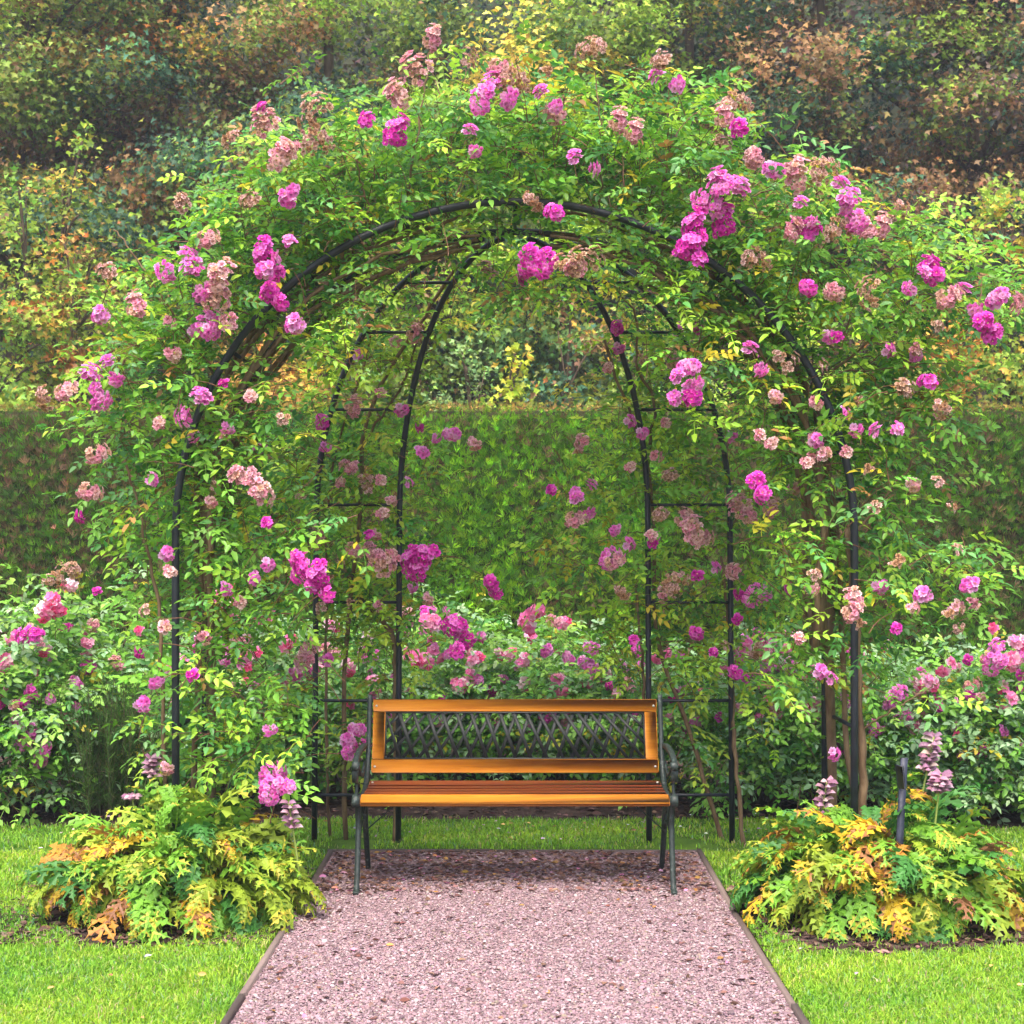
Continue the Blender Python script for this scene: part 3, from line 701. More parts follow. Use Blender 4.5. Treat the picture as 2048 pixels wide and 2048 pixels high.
# ------------------------------------------------------------------ shrub roses in the bed behind
def shrub(cx, ytop, ybot, hw, D, label, blooms, pal=PAL_S, nsh=230, hot=.6, sz=1.0):
    top = Q(cx, ytop, D); bot = Q(cx, ybot, D); rx = hw * K * D / F; zt = top[2]; x0 = top[0]
    root = thing('shrub_rose', (x0, D, 0), label, 'rose bush', 'rose bushes in the bed behind the arbour')
    n = nsh; u = norm(rnd(n, 3)); u[:, 2] = np.abs(u[:, 2]) * .9; rr = RNG.random(n) ** .4
    ctr = np.array([x0, D, zt * .40]); rad = np.array([rx, .42, zt * .62])
    st = ctr + u * rr[:, None] * rad; st[:, 2] = np.maximum(st[:, 2] - .15 * RNG.random(n), .12)
    low = RNG.random(n) < .35; st[low, 2] = uni(.08, zt * .5, low.sum()); st[low, 1] = D - uni(.1, .42, low.sum())
    dr = norm(u * .8 + rnd(n, 3) * .5 + [0, -.2, .45])
    A = Acc(); S = Acc(); shoots(A, S, st, dr, 6, pal, SHRB, .040, .10, sz, (.14, .10, .04))
    for k in range(9):
        a = uni(0, 6.28, 1)[0]; e = st[RNG.integers(n)]
        b = np.array([x0 + .08 * math.cos(a), D + .08 * math.sin(a), -.02])
        S.tube(curve([b, b * .5 + e * .5 + [0, 0, .1], e], 8), np.linspace(.008, .004, 8), 5, (.12, .08, .05))
    A.obj('foliage', M_leaf, root); S.obj('stems', M_twig, root)
    for (bx, by, bs, kd) in parse(blooms):
        Db = D - .47 + .1 * RNG.random(); cluster(root, Q(bx, by, Db), kd, bs * 1.25, Db)
    m = int(nsh * .08)
    for i in range(m):
        uu = norm(rnd(3)); uu[1] = -abs(uu[1]) - .3; uu[2] = abs(uu[2]) * .8; uu = norm(uu)
        p = ctr + uu * rad * 1.08; cluster(root, p, random.choice(['hot', 'pink', 'pale', 'hot', 'pink', 'magenta']), random.uniform(16, 34), p[1])
    return root
shrub(45, 1115, 1560, 125, 7.95, 'tall rose bush at the edge of the lawn with single round pink flowers low down', '97 1135 40 hot;110 1148 36 hot;80 1152 30 hot;65 1205 44 magenta;15 1245 34 hot;60 1300 22 magenta;45 1328 28 magenta;78 1322 28 pink;35 1362 30 pink;58 1398 44 pink;50 1418 40 pink', nsh=330, sz=1.08)
shrub(195, 1075, 1500, 110, 8.5, 'loose arching rose bush in front of the hedge beside the feathery dark plant', '100 1088 36 dry;130 1082 34 dry;170 1258 30 magenta;160 1215 26 hot;215 1260 26 pale', nsh=170)
shrub(440, 1130, 1500, 130, 8.3, 'pink rose bush seen behind the arbour leg with the hooked label', '420 1130 40 hot;440 1145 34 hot;430 1110 26 hot;505 1158 26 hot;425 1240 28 pink;480 1230 28 hot;450 1200 24 pale;545 1210 34 hot', nsh=300)
shrub(660, 1165, 1500, 120, 8.6, 'rose bush with shell pink flowers behind the rear arbour ladder nearest the lawn marker hook', '620 1240 30 pale;560 1270 26 pink;690 1210 30 hot;630 1180 26 hot;700 1290 26 hot', nsh=280)
shrub(850, 1140, 1500, 120, 8.8, 'rose bush with many small pink flowers directly behind the bench, under the dangling magenta clusters', '815 1185 44 hot;800 1245 40 hot;780 1238 30 hot;870 1300 34 hot;770 1170 30 pale;900 1240 28 hot', nsh=300)
shrub(1040, 1175, 1500, 120, 8.7, 'rose bush behind the bench with upright pink sprays in the middle of the arch opening', '1000 1178 40 hot;1012 1152 32 hot;1110 1235 36 pink;1105 1250 30 pink;990 1242 24 hot;1050 1290 30 hot;1040 1300 24 hot', nsh=300)
shrub(1215, 1200, 1500, 110, 8.6, 'greyish green rose bush behind the rear arbour ladder on the stake side', '1180 1300 26 pale;1250 1230 24 hot', nsh=260)
shrub(1430, 1190, 1480, 130, 8.2, 'rose bush with pink open flowers seen through the side of the arbour', '1448 1222 36 hot;1460 1262 40 pink;1535 1268 34 hot;1400 1215 28 hot;1530 1340 34 pale;1515 1345 28 pale', nsh=320)
shrub(1650, 1225, 1510, 130, 8.1, 'rose bush behind the dark upright stake with bright pink flowers at its side', '1690 1320 42 pink;1682 1335 34 pink;1722 1358 24 pink;1650 1382 28 magenta;1650 1370 22 pink;1750 1285 38 hot', nsh=320, pal=PAL_S + [(1.5, (.22, .38, .2))])
shrub(1850, 1215, 1560, 140, 7.9, 'large grey green rose bush by the hedge topped with bright pink flowers', '1870 1245 40 pink;1890 1232 40 pink;1912 1240 34 hot;1925 1212 30 hot;1785 1250 22 hot;1760 1290 24 hot;1880 1190 18 hot', nsh=420, pal=PAL_S + [(2.0, (.22, .38, .2))])
shrub(2060, 1240, 1560, 120, 8.0, 'grey green rose bush cut off by the picture edge beside the large one', '1930 1222 26 hot', nsh=300, pal=PAL_S + [(1.5, (.22, .38, .2))])
shrub(-190, 1200, 1560, 130, 8.1, 'rose bush beyond the tall one at the lawn edge, mostly out of the picture', '', nsh=200)
shrub(300, 1250, 1500, 110, 8.9, 'low rose bush deep in the bed against the brown part of the hedge', '', nsh=200)
shrub(960, 1230, 1500, 130, 9.4, 'rose bush farthest back in the bed, behind the two bushes over the bench', '880 1200 26 hot;1060 1220 22 hot', nsh=260)
shrub(1560, 1240, 1480, 130, 9.2, 'back row rose bush between the two side bushes by the arbour leg', '', nsh=240)

# feathery dark plant
A = Acc(); r0 = Q(195, 1400, 7.8); n = 5200
root = thing('feathery_shrub', (r0[0], 7.8, 0), 'soft dark green feathery shrub beside the tall rose bush at the lawn edge', 'shrub')
V = np.array([(-.0016, 0, 0), (.0016, 0, 0), (.001, .05, .002), (0, .085, -.004), (-.001, .05, .002)]); T = (V, [(0, 1, 2, 3, 4)])
sts = np.stack([r0[0] + rnd(90) * .11, 7.8 + rnd(90) * .1, 0 * uni(0, 1, 90)], 1); st2 = []
for b in sts:
    d = norm(np.array([(b[0] - r0[0]) * 1.2, (b[1] - 7.8) * 1.2 - .05, 1]) + rnd(3) * .08); h = uni(.45, .80, 1)[0]
    A.tube(curve([b, b + d * h * .5, b + d * h + rnd(3) * .02], 5), [.002] * 5, 3, (.10, .10, .05), cap=False)
    m = 75; t = uni(.1, 1, m); st2.append((b + d * h * t[:, None], np.tile(d, (m, 1))))
pos = np.concatenate([a for a, b in st2]); dd = np.concatenate([b for a, b in st2]); m = len(pos)
F_ = Acc(); F_.scatter(T, pos, frames(norm(dd * .8 + rnd(m, 3) * .5), rnd(m, 3)), uni(.5, 1.0, m), jit(pick([(3, (.07, .15, .03)), (2, (.10, .22, .04)), (1, (.16, .17, .06))], m), .2))
A.obj('stems', M_twig, root); F_.obj('foliage', M_leaf, root)

# ------------------------------------------------------------------ clipped hedge
HD, HT = 11.0, 2.565
hedge = thing('clipped_hedge', (0, HD + .5, 0), 'tall clipped conifer hedge with a flat top, brown patches at its sides', 'hedge')
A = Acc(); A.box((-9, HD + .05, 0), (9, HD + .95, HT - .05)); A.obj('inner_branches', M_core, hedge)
def frond(seed):
    r = np.random.default_rng(seed); V = []; Fs = []
    for i in range(6):
        a = (i - 2.5) * .26 + r.uniform(-.1, .1); L = r.uniform(.05, .095); W = .0042; y0 = r.uniform(0, .03); z = r.uniform(-.02, .02)
        d = np.array([math.sin(a), math.cos(a), z * 6]); q = np.array([d[1], -d[0], 0]); b = np.array([math.sin(a) * y0, y0, z]); o = len(V)
        V += [b - q * W * .5, b + q * W * .5, b + d * L * .55 + q * W, b + d * L, b + d * L * .55 - q * W]; Fs.append((o, o + 1, o + 2, o + 3, o + 4))
    return np.array(V), Fs
FR = [frond(k) for k in range(4)]
A = Acc(); n = 100000
x = uni(-5.4, 5.6, n); z = HT - (uni(0, 1, n) ** 1.0) * 2.2
y = HD + .03 + .045 * snoise(x, z * 1.0, 7, 31) + .06 * rnd(n)
top = RNG.random(n) < .10; z[top] = HT - .02 + .008 * rnd(top.sum()); y[top] = HD + uni(0, .9, top.sum())
fw = norm(np.stack([rnd(n) * .40, -.2 - .4 * RNG.random(n), .9 + .3 * rnd(n)], 1)); fw[top] = norm(rnd(top.sum(), 3) * .6 + [0, 0, .5])
up = norm(rnd(n, 3) * .5 + [0, -1, .2])
b1 = snoise(x, z * .5, 3.2, 41) + .5 * snoise(x, z * .35, 11, 42) + .35 * rnd(n)
brown = (b1 + .85 * np.clip(np.abs(x + .2) / 2.2, 0, 1) - .45 > .22) 
gr = pick([(3, (.085, .235, .015)), (2.5, (.15, .33, .015)), (3, (.04, .125, .015))], n)
mid = np.exp(-(np.abs(x) / 1.5) ** 3)[:, None]; gr = gr * (1 + np.array([.5, .35, 0]) * mid)  # middle yellower and brighter: own colour plus some light put into the fronds
bc = pick([(2.5, (.13, .09, .045)), (1.5, (.19, .11, .06)), (2.5, (.09, .16, .03)), (.4, (.25, .14, .07))], n)
c = np.where(brown[:, None] & (RNG.random((n, 1)) < .75), bc, gr)
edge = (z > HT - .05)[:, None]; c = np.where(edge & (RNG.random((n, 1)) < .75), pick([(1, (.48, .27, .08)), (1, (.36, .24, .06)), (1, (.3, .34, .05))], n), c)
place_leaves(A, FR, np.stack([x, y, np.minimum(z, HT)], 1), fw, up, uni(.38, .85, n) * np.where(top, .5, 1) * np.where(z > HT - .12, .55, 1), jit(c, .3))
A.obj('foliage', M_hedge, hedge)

# ------------------------------------------------------------------ trees behind the hedge
def tree(name, label, px, D, h, rx, ry, z0, pal, nclump, per, ls=.115, group='maples behind the hedge', trunk_r=.16, sig=.20, upb=.6):
    x0 = (px * K - VX) * D / F
    root = thing(name, (x0, D, 0), label, 'tree', group)
    ctr = np.array([x0, D, (z0 + h) / 2]); nl_ = nclump if nclump < 80 else nclump // 6; u = norm(rnd(nl_, 3)); rr = RNG.random(nl_) ** .45
    lob = ctr + u * rr[:, None] * np.array([rx, ry, (h - z0) / 2]); li_ = RNG.integers(0, nl_, nclump); u2 = norm(rnd(nclump, 3)); u2[:, 2] = np.abs(u2[:, 2]) * .9 - .2; u2[:, 1] -= .25
    lr = (.02 if nclump < 80 else .60) * uni(.6, 1.2, nl_)[li_][:, None]; cr = lob[li_] + u2 * lr * [1, 1, .72]
    T = Acc(); tp = curve([(x0, D, -.1), (x0 + .1 * rnd(1)[0], D, h * .4), (x0 + .15 * rnd(1)[0], D + .1, h * .92)], 12)
    T.tube(tp, np.linspace(trunk_r, trunk_r * .15, 12), 9)
    for k in range(0, nclump, max(1, nclump // 14)):
        e = cr[k]; zb = max(.2 * h, min(e[2] - .25 * abs(e[0] - x0) - .3, h * .8)); b = tp[np.argmin(np.abs(tp[:, 2] - zb))]
        T.tube(curve([b, (b + e) / 2 + [0, 0, .1], e], 6), np.linspace(trunk_r * .35, .012, 6), 5)
    T.obj('trunk', M_bark, root, True)
    lobc = pick(pal, nl_) * np.exp(rnd(nl_, 1) * .30); base = np.where(RNG.random((nclump, 1)) < .7, lobc[li_], pick(pal, nclump)) * np.exp(rnd(nclump, 1) * .22)
    # colour drifts over the crown
    n = nclump * per; idx = np.repeat(np.arange(nclump), per)
    s = sig * np.exp(rnd(nclump) * .25)[idx][:, None]
    off = rnd(n, 3) * s * [1, 1, .62]; pos = cr[idx] + off
    out = norm(pos - ctr); up = norm(np.array([0, -.25, upb]) + out * .45 + rnd(n, 3) * .45)
    fw = norm(out * .5 + rnd(n, 3) * .6 + [0, -.2, -.35])
    mix = RNG.random((n, 1)) < .82
    c = np.where(mix, base[idx], pick(pal, n))
    A = Acc(); place_leaves(A, MAPLE, pos, fw, up, uni(.6, 1.2, n) * ls * .92, jit(c, .26))
    A.obj('crown', M_maple, root); return root
OL = (.19, .27, .05); DG = (.05, .125, .065); BR = (.28, .165, .07); YE = (.50, .35, .05); YG = (.28, .42, .05); OR = (.48, .19, .04); PB = (.19, .13, .11); GG = (.18, .34, .10)
T1 = [(3, OL), (1.8, DG), (2.6, BR), (1.0, YE), (1.8, YG)]
T2 = [(3, OL), (1.6, DG), (2, BR), (1.8, YE), (1.6, YG), (.5, OR)]
T3 = [(2.5, OL), (3, DG), (1, BR), (1.6, YG), (1.2, GG), (.3, YE)]
T4 = [(3, YG), (2, OL), (1.5, DG), (1, YE), (1, GG)]
T5 = [(1.5, DG), (4, BR), (1.8, OL), (1.5, PB), (.5, OR)]
T6 = [(1.5, DG), (3, BR), (3, PB), (1.8, OL), (.6, YG)]
tree('maple_tree', 'broad olive and brown maple filling the corner above the hedge and the tall rose bush', 40, 16.5, 10.5, 1.9, 1.3, 2.0, T1, 230, 140)
tree('maple_tree', 'maple with yellow and orange patches between the olive and brown corner maple and the arch', 330, 17.2, 11, 1.8, 1.3, 1.8, T2, 230, 140)
tree('maple_tree', 'dark green maple behind the shoulder of the arch with brown shoots at its top', 600, 16.6, 10.5, 1.7, 1.3, 1.8, T3 + [(1.5, BR)], 215, 140)
tree('maple_tree', 'olive maple with a few sky gaps directly behind the top of the arch', 840, 17.6, 11, 1.6, 1.3, 1.8, T1, 190, 140)
tree('maple_tree', 'bright yellow green maple above the crown of the arch', 1080, 16.4, 10.5, 1.5, 1.2, 1.6, T4, 190, 140)
tree('maple_tree', 'dark brown green maple just past the yellow green one', 1300, 17.8, 11, 1.6, 1.3, 1.8, T3 + [(2, BR), (1, YG)], 200, 140)
tree('maple_tree', 'copper brown maple above the magenta rose clusters of the arch', 1560, 16.8, 10.5, 1.7, 1.3, 1.8, T5 + [(1, YG)], 215, 140)
tree('maple_tree', 'purplish hazy maple filling the corner above the hedge and the large grey green rose bush', 1850, 17.4, 11, 1.9, 1.3, 1.8, T6, 230, 140)
tree('maple_tree', 'outermost maple beyond the purplish one, mostly outside the picture', 2120, 17.0, 10.5, 1.7, 1.3, 1.8, T5, 110, 60)
tree('maple_tree', 'outermost maple beyond the olive and brown corner maple, mostly outside the picture', -240, 17.0, 10.5, 1.7, 1.3, 1.8, T2, 110, 60)
# young trees and seedlings right behind the hedge
def sapling(label, px, D, ytop, rx, pal, nclump, per, ls=.10, sig=.14, z0=1.9):
    h = CAMZ - (ytop * K - VY) * D / F
    return tree('young_tree', label, px, D, h, rx, rx * .8, z0, pal, nclump, per, ls, 'young trees just behind the hedge', .03, sig, .5)
YS = [(4, (.30, .43, .05)), (2.5, (.17, .32, .05)), (.6, YE), (.7, OR)]
sapling('slender young tree with a bright green tip, outermost of the pair by the corner', 42, 13.4, 245, .32, YS, 26, 34)
sapling('slender young tree with drooping tip leaves and red orange leaves below its tip', 130, 13.6, 225, .34, [(3, (.36, .46, .05)), (2, (.2, .34, .05)), (1.6, OR), (.8, YE)], 26, 34)
sapling('bushy yellow green young tree low over the hedge at the corner', 20, 12.9, 430, .75, YS, 60, 42)
sapling('young tree with rusty leaves low over the hedge left of the arch', 150, 13.0, 400, .60, [(4, YG), (1.2, OR), (1, (.4, .25, .08)), (2, (.25, .33, .06))], 50, 40)
sapling('orange brown young tree seen through the side of the arch above the hedge', 520, 13.0, 610, .75, [(3, (.42, .24, .06)), (2, YE), (2, YG), (1, OR)], 55, 42)
sapling('orange and green young tree seen between the hedge and the rear ladder', 650, 13.3, 560, .55, [(1.5, (.36, .22, .06)), (.6, YE), (3, YG), (2, GG)], 40, 40)
sapling('pale green feathery young tree in the arch opening', 872, 13.0, 640, .30, [(3, (.26, .36, .11)), (2, (.16, .26, .09)), (1, YG)], 26, 40, .08, .11)
sapling('small bright yellow green seedling in the middle of the arch opening', 972, 12.4, 655, .16, [(4, (.45, .55, .05)), (1, YE)], 15, 14, .11, .06, 2.3)
sapling('dull copper young tree on the far side of the arch opening', 1090, 13.6, 560, .42, [(2, BR), (2, OL), (.5, OR), (3, DG)], 36, 40)
sapling('yellow green young tree behind the rear ladder on the stake side', 1240, 13.2, 560, .55, [(3, YG), (.3, YE), (3, OL), (1.5, DG)], 44, 40)
sapling('yellow tipped young tree rising over the shoulder of the arch', 1440, 14.2, 265, .40, [(4, YG), (2, YE), (1, OR)], 34, 36)
sapling('bright yellow green young tree at the picture edge beyond the end of the arch', 1895, 13.0, 365, .42, [(4, YG), (2, (.25, .38, .05)), (1.5, YE)], 48, 40)
sapling('orange and green maple bush low over the hedge beside the end of the arch', 1790, 12.8, 590, .55, [(2, OR), (2, YG), (2, OL), (1, YE)], 46, 42)
sapling('olive young tree hidden behind the flowering end of the arch', 1640, 13.4, 480, .6, [(2, BR), (3, OL), (2, YG)], 40, 40)
# woodland on the rising ground behind; dark colours stand for shade in the gaps
A = Acc(); xs = np.linspace(-40, 40, 40); ys = np.linspace(20, 44, 24); V = []
for yy in ys:
    for xx in xs: V.append((xx, yy, .1 + 24 * max(0, (yy - 21) / 20) ** .6 + .5 * math.sin(xx * .7 + yy) + (0 if yy > 20.5 else -.6)))
fs = [(j * 40 + i, j * 40 + i + 1, (j + 1) * 40 + i + 1, (j + 1) * 40 + i) for j in range(23) for i in range(39)]
A.add(V, fs, (.03, .04, .02)); o = A.obj('hill', M_hill, None, True); o['kind'] = 'structure'
A = Acc(); n = 105000; nc = 1900
cc = np.stack([uni(-19, 19, nc), uni(20, 23, nc), uni(1, 16, nc)], 1); idx = RNG.integers(0, nc, n)
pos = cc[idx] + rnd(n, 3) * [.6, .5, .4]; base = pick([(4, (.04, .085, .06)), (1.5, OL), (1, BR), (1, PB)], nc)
place_leaves(A, MAPLE, pos, norm(rnd(n, 3) + [0, -.4, -.4]), norm(rnd(n, 3) * .5 + [0, -.6, .6]), uni(.15, .24, n), jit(base[idx] * .5, .25))  # leaf colours halved: deep shade between the maples painted in
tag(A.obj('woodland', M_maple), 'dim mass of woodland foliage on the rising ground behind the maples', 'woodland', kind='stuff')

# ------------------------------------------------------------------ acanthus plants
def acan_leaf(seed, arch, droop):
    r = np.random.default_rng(seed); V = []; Fs = []; S = []
    th = arch; p = np.zeros(3); pts = [p.copy()]; ths = [th]; n = 14
    for i in range(n):
        th -= droop / n * (1 + .8 * i / n); p = p + np.array([0, math.cos(th), math.sin(th)]) / n; pts.append(p.copy()); ths.append(th)
    pts = np.array(pts)
    for i in range(n):                                     # blade along the rib
        wa = .008 + .016 * math.sin(math.pi * min(1, max(0, (i / n - .12) / .88))) ; wb = .008 + .016 * math.sin(math.pi * min(1, max(0, ((i + 1) / n - .12) / .88)))
        o = len(V); V += [pts[i] - (wa, 0, -.006), pts[i], pts[i] + (wa, 0, .006), pts[i + 1] - (wb, 0, -.006), pts[i + 1], pts[i + 1] + (wb, 0, .006)]
        Fs += [(o, o + 1, o + 4, o + 3), (o + 1, o + 2, o + 5, o + 4)]; S += [-1, -1]
    for i in range(3, n + 1, 1 if seed % 2 else 2):
        s = i / n; ll = .27 * math.sin(math.pi * (.12 + .80 * s) ** .9) * r.uniform(.85, 1.1)
        for sg in (-1, 1):
            fw = np.array([0, math.cos(ths[i]), math.sin(ths[i])]); nn = np.array([0, -math.sin(ths[i]), math.cos(ths[i])])
            ang = r.uniform(.65, .95) if i < n else .35; d = np.array([sg, 0, 0]) * math.sin(ang) + fw * math.cos(ang); q = np.cross(nn, d) * sg
            dz = r.uniform(.1, .55); o = len(V)
            for u, v in ((0, -.09), (.25, -.06), (.40, -.26), (.5, -.06), (.72, -.20), (.76, -.04), (1, 0), (.76, .05), (.70, .22), (.5, .06), (.38, .28), (.25, .07), (0, .09)):
                V.append(pts[i] + d * ll * u + q * ll * v * 1.05 + nn * ll * (.12 * abs(v) * 4 * .5 - dz * u * u + .08 * math.sin(u * 9 + seed)))
            V.append(pts[i] + d * ll * .5 - nn * ll * dz * .28)
            Fs += [tuple(o + k for k in (0, 1, 2, 3, 4, 5, 6, 13)), tuple(o + k for k in (6, 7, 8, 9, 10, 11, 12, 13)), (o, o + 13, o + 12)]; S += [s] * 3
    return np.array(V), Fs, np.array(S)
AC = [acan_leaf(k, a, dr) for k, (a, dr) in enumerate([(.9, 1.3), (1.1, 1.9), (.6, 1.4), (.4, 1.5), (1.2, 1.2), (.8, 2.2)])]
def acanthus(cx, cy_, label, n, rx, ry, ztop, spots):
    root = thing('acanthus_plant', (cx, cy_, 0), label, 'plant', 'acanthus plants at the feet of the arbour')
    A = Acc(); cols = {'g': (.15, .34, .03), 'd': (.055, .19, .035), 'y': (.25, .35, .03), 'Y': (.62, .42, .03), 'b': (.26, .12, .06), 'o': (.55, .26, .04)}
    for i in range(n):
        a = RNG.uniform(0, 6.283); f = RNG.random() ** .5; inner = f < .45
        bx = cx + rx * .55 * f * math.cos(a); by = cy_ + ry * .55 * f * math.sin(a); hz = ztop * (1 - .75 * f ** 1.6) * RNG.uniform(.30, .62)
        T = AC[RNG.integers(6)]
        fw = norm(np.array([math.cos(a) * (.5 + f), math.sin(a) * (.5 + f) - .15, .15 + .45 * (1 - f)]) + rnd(3) * .38)
        L = RNG.uniform(.20, .40) * (1 if f > .4 else .85)
        wx = bx - cx; key = RNG.choice(list('gdyYbo'), p=spots(wx / rx, f))
        base = np.array(cols[key]) * np.exp(rnd(1) * .12)
        nf = len(T[1]); c = np.tile(base, (nf, 1)) * np.exp(np.repeat(rnd(nf // 1, 1) * .10, 1, 1))
        if key in 'yg': c = np.where((T[2] < 0)[:, None], c * 1.0 + [.05, .05, .0], c); tipb = (T[2] > .7) & (RNG.random(nf) < .35); c[tipb] = np.array([.50, .44, .05])
        if key in 'Yo': br = RNG.random(nf) < .25; c[br] = np.array([.35, .16, .06])
        sh = L * (.75 if key == 'b' else 1)
        A.scatter(T[:2], np.array([[bx, by, hz]]), frames(fw[None], norm(np.array([0, 0, 1.]) + rnd(3) * .42)[None]), np.array([sh]), np.clip(c, 0, .9)[None])
        if i % 3 == 0: A.tube(curve([(cx + (bx - cx) * .5, cy_ + (by - cy_) * .5, 0), (bx, by, hz * .6), (bx, by, hz)], 5), .005, 4, (.30, .34, .07) if key != 'b' else (.3, .17, .09), cap=False)
    A.obj('foliage', M_acan, root); return root
def sp_left(u, f):
    if u < -.1 and f > .4: p = [.26, .08, .30, .15, .13, .08]
    elif u > .15: p = [.22, .10, .58, .05, .03, .02]
    else: p = [.36, .12, .40, .07, .03, .02]
    return p
def sp_right(u, f):
    if u > .35: p = [.28, .04, .28, .18, .14, .08]
    elif f > .75: p = [.40, .10, .24, .12, .09, .05]
    else: p = [.48, .18, .24, .05, .02, .03]
    return p
ac_l = acanthus(-1.35, 5.72, 'low spreading plant with jagged yellow green leaves, beside the hooked label', 290, .64, .46, .58, sp_left)
ac_r = acanthus(1.46, 5.68, 'ragged jagged-leaved plant, yellow and brown at its outer end, around the dark upright stake', 300, .68, .44, .62, sp_right)
def bract():
    V = []; 
    for u, w_, z in ((0, .25, 0), (.35, .5, .12), (.75, .42, .10), (1, 0, -.1)):
        V += [(-w_ * .6, u, z - .12 * (w_ > 0)), (0, u, z + .18 * (w_ > 0)), (w_ * .6, u, z - .12 * (w_ > 0))]
    fs = []
    for i in range(3):
        o = i * 3; fs += [(o, o + 1, o + 4, o + 3), (o + 1, o + 2, o + 5, o + 4)]
    return np.array(V), fs
def spike(parent, top, bot_z, lean, w_, nwh, first):
    S = Acc(); top = np.array(top); b = np.array([top[0] + lean, top[1] + .05, .0]); pts = curve([b, b * .5 + top * .5 + [lean * .1, 0, 0], top], 12)
    S.tube(pts, np.linspace(.007, .003, 12), 5, (.26, .33, .08))
    st = S.obj('flower_spike', M_twig, parent)
    A = Acc(); pos = []; fw = []
    for k in range(nwh):
        z = bot_z + (top[2] - bot_z) * k / (nwh - 1); c = pts[np.argmin(np.abs(pts[:, 2] - z))]
        for j in range(4 if k < nwh - 2 else 3):
            a = k * .8 + j * 1.571 + RNG.normal() * .12; d = np.array([math.cos(a), math.sin(a), .25])
            pos.append(np.array([c[0], c[1], z]) + d * .004 + rnd(3) * .002); fw.append(norm(d + rnd(3) * .12))
    n = len(pos); fw = np.array(fw)
    A.scatter(bract(), np.array(pos), frames(fw, np.tile([0, 0, 1.], (n, 1))), uni(.85, 1.1, n) * w_, jit(pick([(3, (.42, .22, .32)), (2, (.55, .34, .42)), (1, (.32, .16, .25)), (.7, (.55, .45, .40))], n), .12))
    A.obj('bracts', M_petal, st)
spike(ac_r, Q(1775, 1462, 5.6), .50, -.04, .048, 9, True); spike(ac_r, Q(1762, 1390, 5.75), .56, -.10, .046, 9, True)
spike(ac_r, Q(1560, 1475, 5.7), .40, -.06, .042, 6, True)
spike(ac_l, Q(285, 1430, 6.0), .50, .02, .040, 8, True); spike(ac_l, Q(250, 1505, 5.8), .44, .03, .042, 5, True); spike(ac_l, Q(545, 1515, 5.6), .36, .05, .040, 6, True)

# ------------------------------------------------------------------ plant markers
root = thing('plant_marker', Q(1700, 1735, 5.45), 'dark blue grey upright stake with a small tilted plate, standing in the ragged plant', 'plant marker')
root.location.z = 0
p_top = Q(1706, 1430, 5.45); p_bot = Q(1692, 1680, 5.45); d = norm(p_top - p_bot); p_b = p_bot - d * (p_bot[2] + .05) / d[2]
A = Acc(); hw_, hd = .013, .006
s_ = np.array([1, 0, 0]); f_ = np.array([0, 1, 0])
q = []
for p in (p_b, p_top): q += [p - s_ * hw_ - f_ * hd, p + s_ * hw_ - f_ * hd, p + s_ * hw_ + f_ * hd, p - s_ * hw_ + f_ * hd]
A.add(q, [(3, 2, 1, 0), (4, 5, 6, 7), (0, 1, 5, 4), (1, 2, 6, 5), (2, 3, 7, 6), (3, 0, 4, 7)], (.5, .5, .5)); A.obj('stake', M_tag, root)
from mathutils import Matrix
A = Acc(); Mx = Matrix.Translation(Vector(Q(1699, 1466, 5.43))) @ Matrix.Rotation(math.radians(-70), 4, 'Z') @ Matrix.Rotation(math.radians(6), 4, 'X')
A.box((-.024, -.003, -.045), (.024, .003, .045), M=Mx, bev=.0015); A.obj('plate', M_tag, root)
root = thing('plant_label', Q(445, 1560, 6.25), 'small dark label hanging from a hooked wire at the back of the low spreading plant', 'plant label'); root.location.z = 0
A = Acc(); hx = Q(452, 1500, 6.25)
pts = [(Q(430, 1500, 6.25)[0], 6.25, -.03), (Q(431, 1500, 6.25)[0], 6.25, .35), tuple(Q(432, 1495, 6.25))]
c0 = Q(447, 1490, 6.25)
for a in np.linspace(math.pi, 0, 9): pts.append((c0[0] + .030 * math.cos(a), 6.25, c0[2] + .03 + .030 * math.sin(a)))
pts.append((c0[0] + .030, 6.25, c0[2] - .01))
A.tube(pts, .0032, 5); A.obj('hook', M_tag, root)
A = Acc(); A.box((c0[0] - .026, 6.244, c0[2] - .095), (c0[0] + .034, 6.252, c0[2] - .002), bev=.002); A.obj('plate', M_tag, root)

# ------------------------------------------------------------------ bench
HWB = .645; FD = 6.02
bench = thing('park_bench', (0, 6.27, 0), 'orange wooden bench with dark iron ends and criss-cross lattice back, on the gravel path', 'bench')
ZG = .012
def wood_board(name, c, half, tilt, mat, par=bench):
    A = Acc(); Mx = Matrix.Translation(Vector(c)) @ Matrix.Rotation(tilt, 4, 'X'); A.box([-h for h in half], half, M=Mx, bev=.003)
    return A.obj(name, mat, par)
def back_y(z): return 6.44 + (z - .45) * .34
TL = -math.atan(.34)
def rail(name, z0, z1, x0, x1, mat, dy=0, th=.011):
    zc = (z0 + z1) / 2; return wood_board(name, ((x0 + x1) / 2, back_y(zc) + dy, zc), ((x1 - x0) / 2, th, (z1 - z0) / 2 / math.cos(TL)), TL, mat)
ZT0, ZT1, ZB0, ZB1 = .712, .765, .447, .505
rail('top_rail', ZT0, ZT1, -HWB, HWB, M_wood); rail('bottom_rail', ZB0, ZB1, -HWB, HWB, M_wood)
rail('side_rail', ZB1 + .001, ZT0 - .001, -HWB + .002, -HWB + .056, M_wood); rail('side_rail', ZB1 + .001, ZT0 - .001, HWB - .056, HWB - .002, M_wood)
